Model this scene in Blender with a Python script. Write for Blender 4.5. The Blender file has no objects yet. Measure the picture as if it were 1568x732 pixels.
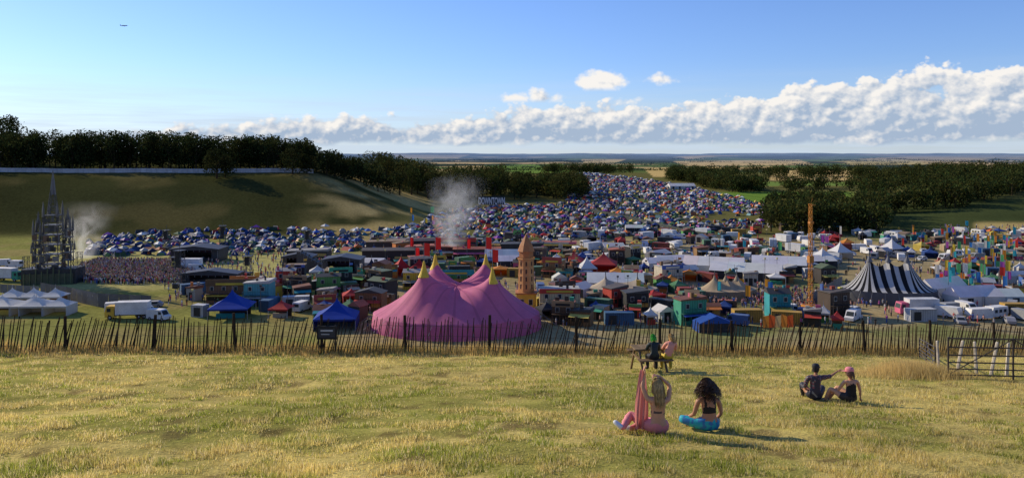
import bpy, math, random
import numpy as np
from mathutils import Vector, Matrix, Euler
random.seed(7); rng=np.random.default_rng(11)
R=random
F=1207.0; CX=784.0; HY=236.0
# ------------------------------------------------------------------ helpers
def ss(a,b,x):
    t=np.clip((x-a)/(b-a),0,1); return t*t*(3-2*t)
def _h(ix,iy,s):
    n=np.sin(ix*127.1+iy*311.7+s*74.7)*43758.5453
    return n-np.floor(n)
def vn(x,y,s=0):
    ix=np.floor(x);iy=np.floor(y);fx=x-ix;fy=y-iy
    fx=fx*fx*(3-2*fx);fy=fy*fy*(3-2*fy)
    return (_h(ix,iy,s)*(1-fx)+_h(ix+1,iy,s)*fx)*(1-fy)+(_h(ix,iy+1,s)*(1-fx)+_h(ix+1,iy+1,s)*fx)*fy
def fbm(x,y,s=0,o=4):
    r=0;a=.5
    for i in range(o):
        r=r+a*vn(x*2**i,y*2**i,s+i*3);a*=.5
    return r/(1-.5**o)
def fence_y(x): return 28.6+.30*np.maximum(x-3,0)
def H(x,y):
    x=np.asarray(x,float);y=np.asarray(y,float)
    xr=np.clip(x,0,60)
    near=-2.08-.18*y-.02*xr
    near=np.where(y<0,np.minimum(-2.08-.12*y-.02*xr,14),near)
    yb=fence_y(x)+2.0
    sl=-2.08-.18*yb-.02*xr-.292*(y-yb)
    z=np.where(y<yb,near,sl)
    r=np.sqrt(x*x+y*y)
    V=-36+12*ss(300,950,y)-30*ss(1050,2300,y)
    u=x/np.maximum(y,60)
    A=1-ss(-.27,-.07,u)
    V=V+24*ss(330,450,y)*A*(1-ss(700,1600,y))
    V=V+6*ss(.45,.62,u)*ss(320,560,y)*(1-ss(800,1300,y))
    hills=(fbm(x/2600+5,y/3800,3,4)-.36)*170
    V=V+hills*ss(6000,13000,r)
    V=V+(fbm(x/420,y/420,9,3)-.5)*16*ss(1100,2500,r)
    z=np.maximum(z,V)
    w=1-ss(30,34,y)
    z=z+w*((fbm(x*.35,y*.35,2,3)-.5)*.22+(fbm(x*1.7,y*1.7,5,2)-.5)*.05)
    z=z+ (1-w)*(fbm(x/30,y/30,4,3)-.5)*1.2*ss(330,420,y)
    return z
def hz(x,y): return float(H(x,y))
def G(px,py):
    u=(px-CX)/F; t=(HY-py)/F
    ys=np.concatenate([np.arange(6,60,.05),np.arange(60,500,.5),np.arange(500,6000,4)])
    zt=H(u*ys,ys); k=np.argmax(zt>=t*ys)
    y=ys[k]
    return float(u*y),float(y),float(zt[k])
_ys=np.arange(128,1500,.75)
def GF(px,py):
    u=(px-CX)/F; t=(HY-py)/F
    zt=H(u*_ys,_ys); k=np.argmax(zt>=t*_ys); y=_ys[k]
    return float(u*y),float(y),float(zt[k])
def proj(x,y,z): return CX+F*x/y, HY-F*z/y

# ------------------------------------------------------------------ materials
def newmat(name):
    m=bpy.data.materials.new(name); m.use_nodes=True
    nt=m.node_tree; nt.nodes.clear(); return m,nt
def nd(nt,t,**k):
    n=nt.nodes.new(t)
    for a,b in k.items(): setattr(n,a,b)
    return n
def mth(nt,op,a,b=None,c=None,clamp=False):
    n=nt.nodes.new('ShaderNodeMath'); n.operation=op; n.use_clamp=clamp
    for i,v in enumerate((a,b,c)):
        if v is None: continue
        if isinstance(v,(int,float)): n.inputs[i].default_value=v
        else: nt.links.new(v,n.inputs[i])
    return n.outputs[0]
def noise(nt,vec,scale,detail=4,rough=.5):
    n=nd(nt,'ShaderNodeTexNoise'); n.inputs['Scale'].default_value=scale
    n.inputs['Detail'].default_value=detail; n.inputs['Roughness'].default_value=rough
    if vec is not None: nt.links.new(vec,n.inputs['Vector'])
    return n.outputs['Fac']
def vc_mat(name,rough=.7,n1=.5,lo=.7,hi=1.15,transl=0.0,n2=6.0,spec=.3):
    m,nt=newmat(name)
    at=nd(nt,'ShaderNodeAttribute',attribute_name='Col')
    tc=nd(nt,'ShaderNodeTexCoord')
    a=noise(nt,tc.outputs['Object'],n1,3,.6); b=noise(nt,tc.outputs['Object'],n2,2,.6)
    s=mth(nt,'ADD',mth(nt,'MULTIPLY',a,.6),mth(nt,'MULTIPLY',b,.4))
    mr=nd(nt,'ShaderNodeMapRange'); nt.links.new(s,mr.inputs[0])
    mr.inputs[1].default_value=.35;mr.inputs[2].default_value=.65;mr.inputs[3].default_value=lo;mr.inputs[4].default_value=hi
    mx=nd(nt,'ShaderNodeVectorMath',operation='SCALE'); nt.links.new(at.outputs['Color'],mx.inputs[0]); nt.links.new(mr.outputs[0],mx.inputs['Scale'])
    p=nd(nt,'ShaderNodeBsdfPrincipled') if spec>.16 else nd(nt,'ShaderNodeBsdfDiffuse')
    nt.links.new(mx.outputs[0],p.inputs[0])
    if spec>.16: p.inputs['Roughness'].default_value=rough; p.inputs['Specular IOR Level'].default_value=spec
    out=nd(nt,'ShaderNodeOutputMaterial')
    if transl>0:
        t=nd(nt,'ShaderNodeBsdfTranslucent'); nt.links.new(mx.outputs[0],t.inputs[0])
        ms=nd(nt,'ShaderNodeMixShader'); ms.inputs[0].default_value=transl
        nt.links.new(p.outputs[0],ms.inputs[1]); nt.links.new(t.outputs[0],ms.inputs[2]); nt.links.new(ms.outputs[0],out.inputs[0])
    else: nt.links.new(p.outputs[0],out.inputs[0])
    return m
M_PAINT=vc_mat('painted_surface',.65,.4,.72,1.12)
M_CANVAS=vc_mat('canvas_cloth',.7,.3,.85,1.08,transl=.25,spec=.2)
M_METAL=vc_mat('weathered_metal',.5,.8,.7,1.1)
M_WOOD=vc_mat('weathered_wood',.8,2.0,.6,1.2,spec=.1)
M_LEAF=vc_mat('foliage',.75,.12,.55,1.4,transl=.3,n2=.6,spec=.1)
M_GRASS=vc_mat('grass_blades',.7,.3,.75,1.2,transl=.5,spec=.1)
M_BODY=vc_mat('skin_and_clothing',.6,3,.9,1.08,n2=30)
M_HAIR=vc_mat('hair_strands',.5,6,.75,1.25,transl=.15,spec=.4)
M_TENT=vc_mat('tent_fabric',.55,.05,.85,1.1,transl=.15,spec=.3)
m,nt=newmat('terrain_grass')
at=nd(nt,'ShaderNodeAttribute',attribute_name='Col'); tc=nd(nt,'ShaderNodeTexCoord')
v=tc.outputs['Object']
a=noise(nt,v,.9,4,.65); b=noise(nt,v,14,3,.7); c=noise(nt,v,.02,6,.65)
s=mth(nt,'ADD',mth(nt,'MULTIPLY',a,.4),mth(nt,'ADD',mth(nt,'MULTIPLY',b,.35),mth(nt,'MULTIPLY',c,.25)))
mr=nd(nt,'ShaderNodeMapRange'); nt.links.new(s,mr.inputs[0]); mr.inputs[1].default_value=.38;mr.inputs[2].default_value=.62;mr.inputs[3].default_value=.55;mr.inputs[4].default_value=1.4
mx=nd(nt,'ShaderNodeVectorMath',operation='SCALE'); nt.links.new(at.outputs['Color'],mx.inputs[0]); nt.links.new(mr.outputs[0],mx.inputs['Scale'])
p=nd(nt,'ShaderNodeBsdfDiffuse')
nt.links.new(mx.outputs[0],p.inputs[0])
bp=nd(nt,'ShaderNodeBump'); bp.inputs['Strength'].default_value=.6; bp.inputs['Distance'].default_value=.06
nt.links.new(b,bp.inputs['Height']); nt.links.new(bp.outputs[0],p.inputs['Normal'])
o=nd(nt,'ShaderNodeOutputMaterial'); nt.links.new(p.outputs[0],o.inputs[0]); M_TERR=m

# ------------------------------------------------------------------ mesh builders
def link(o): bpy.context.scene.collection.objects.link(o); return o
def raw_mesh(name,V,loops,starts,totals,cols,mat,dom='FACE',loc=None,smooth=False):
    me=bpy.data.meshes.new(name)
    me.vertices.add(len(V)); me.vertices.foreach_set('co',np.asarray(V,np.float32).ravel())
    me.loops.add(len(loops)); me.loops.foreach_set('vertex_index',np.asarray(loops,np.int32))
    me.polygons.add(len(starts)); me.polygons.foreach_set('loop_start',np.asarray(starts,np.int32))
    me.polygons.foreach_set('loop_total',np.asarray(totals,np.int32))
    me.update(calc_edges=True)
    me.polygons.foreach_set('use_smooth',np.full(len(starts),bool(smooth)))
    at=me.attributes.new('Col','FLOAT_COLOR',dom)
    c=np.ones((len(cols),4),np.float32); c[:,:3]=cols; at.data.foreach_set('color',c.ravel())
    me.materials.append(mat)
    o=bpy.data.objects.new(name,me); link(o)
    if loc is not None: o.location=loc
    return o
def uni_mesh(name,V,k,cols,mat,**kw):
    n=len(V)//k
    return raw_mesh(name,V,np.arange(n*k),np.arange(n)*k,np.full(n,k),cols,mat,**kw)
def mass(name,tmpls,mat):
    Vs=[];L=[];T=[];C=[];off=0
    for Vt,faces,slots,pos,rot,sc,scol in tmpls:
        M=len(pos); Vt=np.asarray(Vt,float)
        P=Vt[None]*sc[:,None,:]
        c=np.cos(rot)[:,None];s=np.sin(rot)[:,None]
        X=P[...,0]*c-P[...,1]*s; Y=P[...,0]*s+P[...,1]*c
        P=np.stack([X,Y,P[...,2]],-1)+pos[:,None,:]
        fl=np.concatenate([np.array(f) for f in faces]); tt=np.array([len(f) for f in faces])
        L.append((fl[None]+np.arange(M)[:,None]*len(Vt)+off).ravel()); T.append(np.tile(tt,M))
        C.append(scol[:,np.array(slots),:].reshape(-1,3)); Vs.append(P.reshape(-1,3)); off+=M*len(Vt)
    V=np.concatenate(Vs);L=np.concatenate(L);T=np.concatenate(T);C=np.concatenate(C)
    S=np.concatenate([[0],np.cumsum(T)[:-1]])
    return raw_mesh(name,V,L,S,T,C,mat)
class MB:
    def __init__(s): s.v=[];s.f=[];s.c=[];s.M=Matrix.Identity(4)
    def add(s,vs,fs,col):
        o=len(s.v)
        for p in vs: s.v.append(tuple(s.M@Vector(p)))
        for i,f in enumerate(fs):
            s.f.append([k+o for k in f]); s.c.append(col[i] if isinstance(col,list) else col)
    def box(s,x0,y0,z0,x1,y1,z1,col):
        vs=[(x0,y0,z0),(x1,y0,z0),(x1,y1,z0),(x0,y1,z0),(x0,y0,z1),(x1,y0,z1),(x1,y1,z1),(x0,y1,z1)]
        s.add(vs,[[0,3,2,1],[4,5,6,7],[0,1,5,4],[1,2,6,5],[2,3,7,6],[3,0,4,7]],col)
    def cb(s,cx,cy,z0,w,d,h,col): s.box(cx-w/2,cy-d/2,z0,cx+w/2,cy+d/2,z0+h,col)
    def beam(s,p0,p1,r,col,n=4,r1=None):
        p0=Vector(p0);p1=Vector(p1);r1=r if r1 is None else r1
        d=(p1-p0)
        if d.length<1e-6: return
        q=d.to_track_quat('Z','Y'); vs=[]
        for P,rr in((p0,r),(p1,r1)):
            for i in range(n):
                a=2*math.pi*(i+.5)/n; vs.append(P+q@Vector((rr*math.cos(a),rr*math.sin(a),0)))
        fs=[[i,(i+1)%n,n+(i+1)%n,n+i] for i in range(n)]+[list(range(n))[::-1],list(range(n,2*n))]
        s.add(vs,fs,col)
    def lathe(s,prof,col,n=12,cx=0,cy=0):
        vs=[];fs=[];k=len(prof)
        for r,z in prof:
            for i in range(n):
                a=2*math.pi*(i+.5)/n; vs.append((cx+r*math.cos(a),cy+r*math.sin(a),z))
        cl=[]
        for j in range(k-1):
            for i in range(n):
                fs.append([j*n+i,j*n+(i+1)%n,(j+1)*n+(i+1)%n,(j+1)*n+i]); cl.append(col[j] if isinstance(col,list) else col)
        s.add(vs,fs,cl)
    def extr(s,prof,y0,y1,col):
        n=len(prof); vs=[(x,y0,z) for x,z in prof]+[(x,y1,z) for x,z in prof]
        s.add(vs,[list(range(n)),list(range(n,2*n))[::-1]]+[[i,n+i,n+(i+1)%n,(i+1)%n] for i in range(n)],col)
    def gable(s,x0,y0,x1,y1,z,h,col,axis='x',ov=.25):
        x0-=ov;x1+=ov;y0-=ov;y1+=ov
        if axis=='x':
            m=(y0+y1)/2; vs=[(x0,y0,z),(x1,y0,z),(x1,y1,z),(x0,y1,z),(x0,m,z+h),(x1,m,z+h)]
            s.add(vs,[[0,1,5,4],[2,3,4,5],[0,4,3],[1,2,5],[0,3,2,1]],col)
        else:
            m=(x0+x1)/2; vs=[(x0,y0,z),(x1,y0,z),(x1,y1,z),(x0,y1,z),(m,y0,z+h),(m,y1,z+h)]
            s.add(vs,[[0,4,5,3],[1,2,5,4],[0,1,4],[2,3,5],[0,3,2,1]],col)
    def pagoda(s,w,d,z,h,col,cx=0,cy=0,n=6):
        rings=[]
        for j in range(n+1):
            t=j/n; k=(1-t)**1.7*.97+.03*(1-t)+.012; zz=z+h*t
            rings.append([(cx-w/2*k,cy-d/2*k,zz),(cx+w/2*k,cy-d/2*k,zz),(cx+w/2*k,cy+d/2*k,zz),(cx-w/2*k,cy+d/2*k,zz)])
        vs=[p for r in rings for p in r]; fs=[]
        for j in range(n):
            for i in range(4): fs.append([j*4+i,j*4+(i+1)%4,j*4+4+(i+1)%4,j*4+4+i])
        fs.append([n*4,n*4+1,n*4+2,n*4+3]); s.add(vs,fs,col)
    def obj(s,name,loc=(0,0,0),rot=0,mat=None,smooth=False,parent=None):
        L=[i for f in s.f for i in f]; T=[len(f) for f in s.f]; S=np.concatenate([[0],np.cumsum(T)[:-1]])
        o=raw_mesh(name,np.array(s.v),L,S,T,np.array(s.c),mat or M_PAINT,smooth=smooth)
        o.location=loc; o.rotation_euler=(0,0,rot)
        if parent: o.parent=parent
        return o
OCC=[]
def free(x,y,r):
    for a,b,c in OCC:
        if (a-x)**2+(b-y)**2<(c+r)**2: return False
    return True
def occ(x,y,r): OCC.append((x,y,r))
def inpoly(px,py,poly):
    ins=np.zeros(np.shape(px),bool); n=len(poly)
    for i in range(n):
        x1,y1=poly[i];x2,y2=poly[(i+1)%n]
        c=((y1>py)!=(y2>py))&(px<(x2-x1)*(py-y1)/(y2-y1+1e-9)+x1); ins^=c
    return ins

# ------------------------------------------------------------------ terrain
ang=np.concatenate([np.radians(np.linspace(-46,46,620)),np.radians(np.linspace(48,312,90))])
rad=np.concatenate([[0.0],np.exp(np.linspace(math.log(1.5),math.log(45000),620))])
AA,RR=np.meshgrid(ang,rad); X=RR*np.sin(AA);Y=RR*np.cos(AA);Z=H(X,Y)
FIELDS=[([(985,258),(1110,255),(1120,270),(1000,271)],(.55,.39,.15)),([(1180,262),(1340,258),(1350,276),(1180,277)],(.58,.41,.17)),([(1030,247),(1225,245),(1250,253),(1050,255)],(.55,.40,.18)),
 ([(1290,245),(1400,244),(1420,252),(1300,253)],(.5,.39,.16)),([(1455,249),(1600,249),(1620,264),(1470,260)],(.58,.41,.19)),([(740,254),(860,251),(880,264),(800,266)],(.15,.24,.05)),([(600,237),(720,237),(700,243),(610,243)],(.5,.38,.2)),
 ([(1110,278),(1330,279),(1300,285),(1120,284)],(.18,.26,.06)),([(890,244),(960,244),(940,250),(895,250)],(.5,.38,.18)),([(480,243),(560,242),(555,247),(485,248)],(.18,.22,.08))]
def terr_col(X,Y,Z):
    n=X.shape; C=np.zeros(n+(3,))
    Yp=np.maximum(Y,1); px=CX+F*X/Yp; py=HY-F*Z/Yp; r=np.sqrt(X*X+Y*Y)
    def mixc(C,col,w): return C*(1-w[...,None])+np.array(col)*w[...,None]
    C[:]=(.52,.41,.13)
    n1=fbm(X*.5,Y*.5,21,4); C=mixc(C,(.24,.24,.05),ss(.46,.64,n1)*.75)
    n2=fbm(X*1.6,Y*1.6,31,3); C=mixc(C,(.13,.09,.04),ss(.60,.76,n2)*.7)
    C=mixc(C,(.40,.30,.12),ss(-1.6,0,Y-fence_y(X)))
    fl=ss(115,135,Y)
    C=mixc(C,(.24,.235,.065),fl)
    tn=fbm(X/16,Y/16,41,4)
    town=ss(500,620,px+tn*60)*ss(130,140,Y)*(1-ss(325,350,Y))
    C=mixc(C,(.36,.28,.16),town*.85)
    C=mixc(C,(.18,.20,.06),town*ss(.50,.62,fbm(X/22,Y/22,45,3))*.8)
    C=mixc(C,(.34,.25,.11),ss(.45,.6,tn)*fl*.5*(1-ss(330,360,Y)))
    C=mixc(C,(.48,.43,.16),ss(205,215,Y)*(1-ss(290,300,Y))*ss(40,90,px)*(1-ss(480,520,px))*.7)
    camp=ss(335,350,Y)*(1-ss(950,1000,Y))
    C=mixc(C,(.14,.13,.045),camp)
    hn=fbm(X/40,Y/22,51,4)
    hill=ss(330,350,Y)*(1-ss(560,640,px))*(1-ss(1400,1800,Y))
    C=mixc(C,(.05,.052,.018),hill)  # dark grass; the slope's shade is also put into this colour
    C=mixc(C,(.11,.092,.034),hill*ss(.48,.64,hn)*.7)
    fr=ss(430,560,px)*(1-ss(655,700,px))*ss(332,345,Y)*(1-ss(520,600,Y))
    C=mixc(C,(.46,.34,.13),fr*ss(.38,.55,hn)*.9)
    rf=ss(1080,1130,px)*(1-ss(1290,1320,px))*ss(292,296,py)*(1-ss(311,316,py))*ss(400,450,Y)
    C=mixc(C,(.18,.30,.05),rf)
    rows=.5+.5*np.sin((X*.6+Y*.12)*.9)
    C=C*(1-.35*rf[...,None]*rows[...,None])
    C=mixc(C,(.055,.07,.025),ss(1340,1370,px)*ss(330,345,Y)*(1-ss(480,560,Y)))
    C=mixc(C,(.42,.32,.12),ss(1485,1500,px)*ss(300,320,Y)*(1-ss(385,400,Y)))
    ca,sa=math.cos(.35),math.sin(.35)
    wx=X+90*(fbm(X/500,Y/500,61,3)-.5)*4; wy=Y+90*(fbm(X/500,Y/500,71,3)-.5)*4
    a=wx*ca+wy*sa; b=-wx*sa+wy*ca
    sc=1+ss(3000,12000,r)*1.2
    j=np.floor(b/(560*sc)); i=np.floor(a/(400*sc)+_h(j,j*0,5)*3)
    h=_h(i,j,8)
    pal=np.array([(.48,.34,.14),(.10,.15,.045),(.54,.39,.18),(.11,.16,.05),(.035,.05,.025),(.13,.18,.06),(.09,.13,.04),(.40,.31,.14),(.05,.08,.03),(.50,.37,.18)])
    fc=pal[np.clip((h*10).astype(int),0,9)]
    fw=ss(860,960,Y)*(Y>0)*np.maximum(ss(950,1080,Y),ss(1180,1200,px))
    C=C*(1-fw[...,None])+fc*fw[...,None]
    wn=fbm(X/900,Y/900,81,5); C=mixc(C,(.035,.05,.028),fw*ss(.52,.55,wn))
    for poly,cf_ in FIELDS:
        C=mixc(C,cf_,(inpoly(px,py,poly)&(Y>650)).astype(float))
    C=mixc(C,(.20,.29,.42),ss(2200,13000,r)*.86)  # aerial haze painted into the ground colour, bluer with distance
    return np.clip(C,0.004,1)
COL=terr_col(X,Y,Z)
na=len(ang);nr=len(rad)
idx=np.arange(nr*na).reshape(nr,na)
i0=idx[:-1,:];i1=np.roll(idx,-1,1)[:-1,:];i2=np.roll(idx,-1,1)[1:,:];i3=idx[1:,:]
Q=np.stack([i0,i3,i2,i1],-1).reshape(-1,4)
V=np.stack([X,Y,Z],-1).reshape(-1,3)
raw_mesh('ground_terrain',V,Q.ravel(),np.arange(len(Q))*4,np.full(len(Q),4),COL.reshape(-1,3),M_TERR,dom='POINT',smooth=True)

# ------------------------------------------------------------------ grass
def blades(name,x,y,hh,w,col,lean=.35):
    n=len(x); z=H(x,y); a=rng.uniform(0,2*math.pi,n); la=rng.uniform(0,2*math.pi,n); l=rng.uniform(0,lean,n)*hh
    dx=np.cos(a)*w/2;dy=np.sin(a)*w/2
    V=np.empty((n,3,3)); V[:,0]=np.stack([x-dx,y-dy,z-.01],-1);V[:,1]=np.stack([x+dx,y+dy,z-.01],-1)
    V[:,2]=np.stack([x+l*np.cos(la),y+l*np.sin(la),z+hh],-1)
    return uni_mesh(name,V.reshape(-1,3),3,col,M_GRASS)
N=400000
y=8*np.exp(rng.uniform(0,1,N)*math.log(31/8)); x=rng.uniform(-.78,.78,N)*y
y=np.minimum(y,fence_y(x)+rng.uniform(-1,0,N))
cl=fbm(x*2.2,y*2.2,101,3); keep=rng.uniform(0,1,N)<ss(.30,.62,cl)+.10; x=x[keep];y=y[keep];cl=cl[keep];n=len(x)
g=ss(.45,.62,fbm(x*.45,y*.45,21,4)*.5+fbm(x*1.9,y*1.9,121,2)*.5+rng.normal(0,.04,n))[:,None]
col=np.array([.82,.64,.22])*(1-g)+np.array([.38,.41,.07])*g
col*=rng.uniform(.5,1.2,n)[:,None]; pale=rng.uniform(0,1,n)<.18; col[pale]=np.array([.85,.70,.36])
hh=(.02+.06*ss(.38,.75,cl))*rng.uniform(.4,1.5,n)
blades('meadow_grass',x,y,hh,.006+.0007*y,np.minimum(col,.85),.8)
N=70000
x=rng.uniform(-27,34,N); off=rng.normal(.2,.75,N); yy=fence_y(x)+off
k=fbm(x*.9,yy*.9,131,3); keep=rng.uniform(0,1,N)<ss(.3,.6,k)+.25
x=x[keep];yy=yy[keep];n=len(x)
hh=np.exp(-np.abs(off[keep]-.3)*.8)*rng.uniform(.2,.62,n)
col=np.array([.68,.47,.17])*rng.uniform(.5,1.2,n)[:,None]; gm=rng.uniform(0,1,n)<.2; col[gm]=np.array([.25,.26,.08])
blades('dry_tall_grass',x,yy,hh,.02,col,.4)
cx,cy,_=G(1400,578); N=9000
x=cx+rng.normal(0,.75,N)+.3; yy=cy+rng.normal(.7,.6,N); col=np.array([.72,.54,.22])*rng.uniform(.6,1.2,N)[:,None]
blades('dry_tall_grass',x,yy,rng.uniform(.15,.5,N)*np.exp(-((x-cx-.3)/1.5)**2),.014,np.minimum(col,.85),.5)

# ------------------------------------------------------------------ paling fence
mb=MB(); xx=-27.0; dark=(.055,.038,.024)
while xx<36:
    fy=float(fence_y(xx)); z=hz(xx,fy); ln=.15+.10*math.sin(xx*.7)+R.gauss(0,.05)
    h=1.25*R.uniform(.86,1.08); c=R.uniform(.6,1.6)
    mb.beam((xx,fy,z-.05),(xx+ln*h,fy+R.gauss(0,.02),z+h),.027,tuple(k*c for k in dark),4,.015)
    xx+=R.choice([R.uniform(.075,.12),R.uniform(.09,.16)])
xx=-25.6
while xx<35:
    fy=float(fence_y(xx))-.06; z=hz(xx,fy); mb.beam((xx,fy,z-.2),(xx+R.gauss(0,.05),fy,z+R.uniform(1.3,1.45)),.06,(.045,.033,.024),7,.052); xx+=R.uniform(2.9,3.3)
for hh_ in (.25,.62,.98):
    xx=-27.0
    while xx<35.5:
        a=float(fence_y(xx));b=float(fence_y(xx+1.5)); d=.15*hh_
        mb.beam((xx+d,a-.028,hz(xx,a)+hh_),(xx+1.5+d,b-.028,hz(xx+1.5,b)+hh_+R.gauss(0,.02)),.006,(.1,.09,.08),4); xx+=1.5
mb.obj('paling_fence',mat=M_WOOD)
mb=MB(); sx=(500-CX)/F*28.3; sy=28.35; sz=hz(sx,sy)
mb.box(-.36,-.02,.55,.36,.02,1.02,(.015,.015,.017)); mb.box(-.30,-.026,.62,.30,-.021,.95,(.05,.05,.055))
mb.box(-.22,-.032,.84,.22,-.0265,.89,(.6,.6,.58)); mb.box(-.2,-.032,.72,.1,-.0265,.75,(.5,.5,.48))
mb.beam((-.3,.04,-.1),(-.3,.04,1.05),.03,dark);mb.beam((.3,.04,-.1),(.3,.04,1.05),.03,dark)
mb.obj('notice_sign',(sx,sy,sz))
# ------------------------------------------------------------------ gate at right
mb=MB(); steel=(.07,.055,.045)
g0=Vector(G(1452,580)); g1=Vector((g0.x+3.2,g0.y-.6,0)); g1.z=hz(g1.x,g1.y)
def gate(mb,a,b,h):
    for k in (0,.16,.34,.54,.76,1.0):
        mb.beam(a+Vector((0,0,.12+k*(h-.12))),b+Vector((0,0,.12+k*(h-.12))),.019,steel,6)
    for t in (0,.5,1):
        p=a.lerp(b,t); mb.beam(p+Vector((0,0,0)),p+Vector((0,0,h+.03)),.025,steel,6)
    mb.beam(a+Vector((0,0,.12)),a.lerp(b,.5)+Vector((0,0,h)),.016,steel,6); mb.beam(b+Vector((0,0,.12)),a.lerp(b,.5)+Vector((0,0,h)),.016,steel,6)
gate(mb,g0,g1,1.12); mb.obj('metal_field_gate',mat=M_METAL)
mb=MB(); a=Vector(G(1408,548)); b=Vector((g0.x+.5,g0.y+1.6,0)); b.z=hz(b.x,b.y); gate(mb,a,b,.75); mb.obj('metal_field_gate',mat=M_METAL)
for px,tilt in ((1464,.28),(1496,-.05),(1516,.30),(1541,.12),(1438,-.04)):
    mb=MB(); u=(px-CX)/F; yy=g0.y+1.2; xx=u*yy; z=hz(xx,yy)
    mb.beam((0,0,-.1),(tilt*.8,.05,.95),.05,(.62,.54,.42),6,.042); mb.beam((tilt*.8,.05,.95),(tilt*.82,.05,.97),.042,(.66,.58,.45),6,.03)
    mb.obj('wooden_post',(xx,yy,z),mat=M_WOOD)

# ------------------------------------------------------------------ trees
def leafquads(C,size):
    n=len(C); a=rng.normal(size=(n,3)); a/=np.linalg.norm(a,axis=1)[:,None]
    b=rng.normal(size=(n,3)); b-= (a*b).sum(1)[:,None]*a; b/=np.linalg.norm(b,axis=1)[:,None]
    s=size[:,None]*rng.uniform(.6,1.2,n)[:,None]; t=s*rng.uniform(.5,1,n)[:,None]
    V=np.stack([C-a*s*.5,C+b*t*.35-a*s*.1,C+a*s*.5,C-b*t*.4],1)
    return V.reshape(-1,3)
def crown(cx,cy,z0,h,w,n,leaf,base,low=.05):
    K=R.randint(7,11); P=[];C=[]
    lob=[]
    for i in range(K):
        t=(i+.5)/K; a=R.uniform(0,6.28); zz=z0+h*(low+.16+(.72-low)*t)
        prof=math.sin(math.pi*min(1,.25+t*.7))**.7; rr=w*.5*prof*R.uniform(.35,.72)
        lob.append((cx+rr*math.cos(a),cy+rr*math.sin(a),zz,w*R.uniform(.22,.34)*(.75+.4*prof),R.uniform(.6,1.35)))
    lob.append((cx,cy,z0+h*.5,w*.36,.7))
    per=n//len(lob)
    for lx,ly,lz,lr,lc in lob:
        d=rng.normal(size=(per,3)); d/=np.linalg.norm(d,axis=1)[:,None]
        r=lr*rng.uniform(.55,1.08,per)**.5
        q=d*r[:,None]*np.array([1,1,.85])+np.array([lx,ly,lz]); q[:,2]=np.maximum(q[:,2],z0+h*low)
        P.append(q); c=np.array(base)*lc*rng.uniform(.6,1.4,per)[:,None]; c[:,0]*=R.uniform(.8,1.4); C.append(c)
    P=np.concatenate(P);C=np.concatenate(C)
    return leafquads(P,np.full(len(P),leaf)),C
def trunk(mb,x,y,z,h,w):
    c=(.06,.045,.03); mb.beam((x,y,z-.4),(x+.1,y,z+h*.45),w*.04,c,6,w*.026)
    for i in range(4):
        a=R.uniform(0,6.28); mb.beam((x+.1,y,z+h*(.25+.06*i)),(x+math.cos(a)*w*.3,y+math.sin(a)*w*.3,z+h*(.5+.08*i)),w*.02,c,5,w*.008)
def wood(name,pts,n,leaf,base,low=.04):
    VV=[];CC=[]; tb=MB()
    for x,y,h,w in pts:
        z=hz(x,y); v,c=crown(x,y,z,h,w,n,leaf,base,low); VV.append(v);CC.append(c)
        if R.random()<.3: trunk(tb,x,y,z,h,w)
    o=uni_mesh(name,np.concatenate(VV),4,np.concatenate(CC),M_LEAF)
    tb.obj('trunks',mat=M_WOOD,parent=o); return o
DG=(.030,.042,.014)
pts=[]
for i in range(300):
    yy=R.uniform(458,545) if R.random()<.65 else R.uniform(458,475); px=R.uniform(-140,474); x=(px-CX)/F*yy
    h=R.uniform(17,22)*(1.18 if px<300 else 1.05)
    if px>430: h*=.88
    pts.append((x,yy,h,R.uniform(10,14)))
for i in range(60):
    yy=R.uniform(540,600); px=R.uniform(-140,30); pts.append(((px-CX)/F*yy,yy,R.uniform(35,40),R.uniform(10,15)))
for i in range(26):
    yy=R.uniform(462,510); px=R.uniform(470,600); pts.append(((px-CX)/F*yy,yy,R.uniform(12,17),R.uniform(9,12)))
wood('hilltop_woodland',pts,360,1.5,DG)
pts=[]
for i in range(185):
    yy=R.uniform(545,640); px=R.uniform(575,894); h=R.uniform(19,24) if px<770 else R.uniform(15,19); pts.append(((px-CX)/F*yy,yy,h,R.uniform(10,14)))
wood('valley_woodland',pts,340,1.5,(.05,.062,.018))
for px,yy,h,w in ((332,426,16.5,15),(345,428,12,10),(448,436,15,14),(470,440,11,10),(500,450,14,12),(527,447,12,12),(512,457,13,11),(552,500,16,12),(568,515,21,15),(592,525,21,14),(612,500,17,14),(630,535,20,15),(655,540,19,13),(480,475,17,12)):
    x=(px-CX)/F*yy; z=hz(x,yy); v,c=crown(0,0,0,h,w,1700,.95,(.05,.062,.018) if px>540 else (.030,.040,.014),.07)
    o=uni_mesh('oak_tree',v,4,c,M_LEAF,loc=(x,yy,z)); tb=MB(); trunk(tb,0,0,0,h,w); tb.obj('trunk',mat=M_WOOD,parent=o)
pts=[]
n=0
while n<1050:
    px=R.uniform(1025,1690)
    if px<1175: ylo=780-270*(px-1025)/150
    else: ylo=352+ (0 if px<1350 else (px-1350)*.8)
    yy=R.uniform(ylo,ylo+110) if R.random()<.45 else R.uniform(max(ylo,560),880)
    q=proj((px-CX)/F*yy,yy,hz((px-CX)/F*yy,yy))
    n+=1
    if 1100<px<1300 and 295<q[1]<320: continue
    if 1120<px<1320 and 274<q[1]<286: continue
    if px>1350 and yy<450 : continue
    h=R.uniform(12,16) if yy<520 else R.uniform(9.5,14)
    pts.append(((px-CX)/F*yy,yy,h,R.uniform(9,13)))
for i in range(60):
    yy=R.uniform(975,1050); px=R.uniform(825,965); pts.append(((px-CX)/F*yy,yy,R.uniform(9,13),R.uniform(10,14)))
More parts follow.
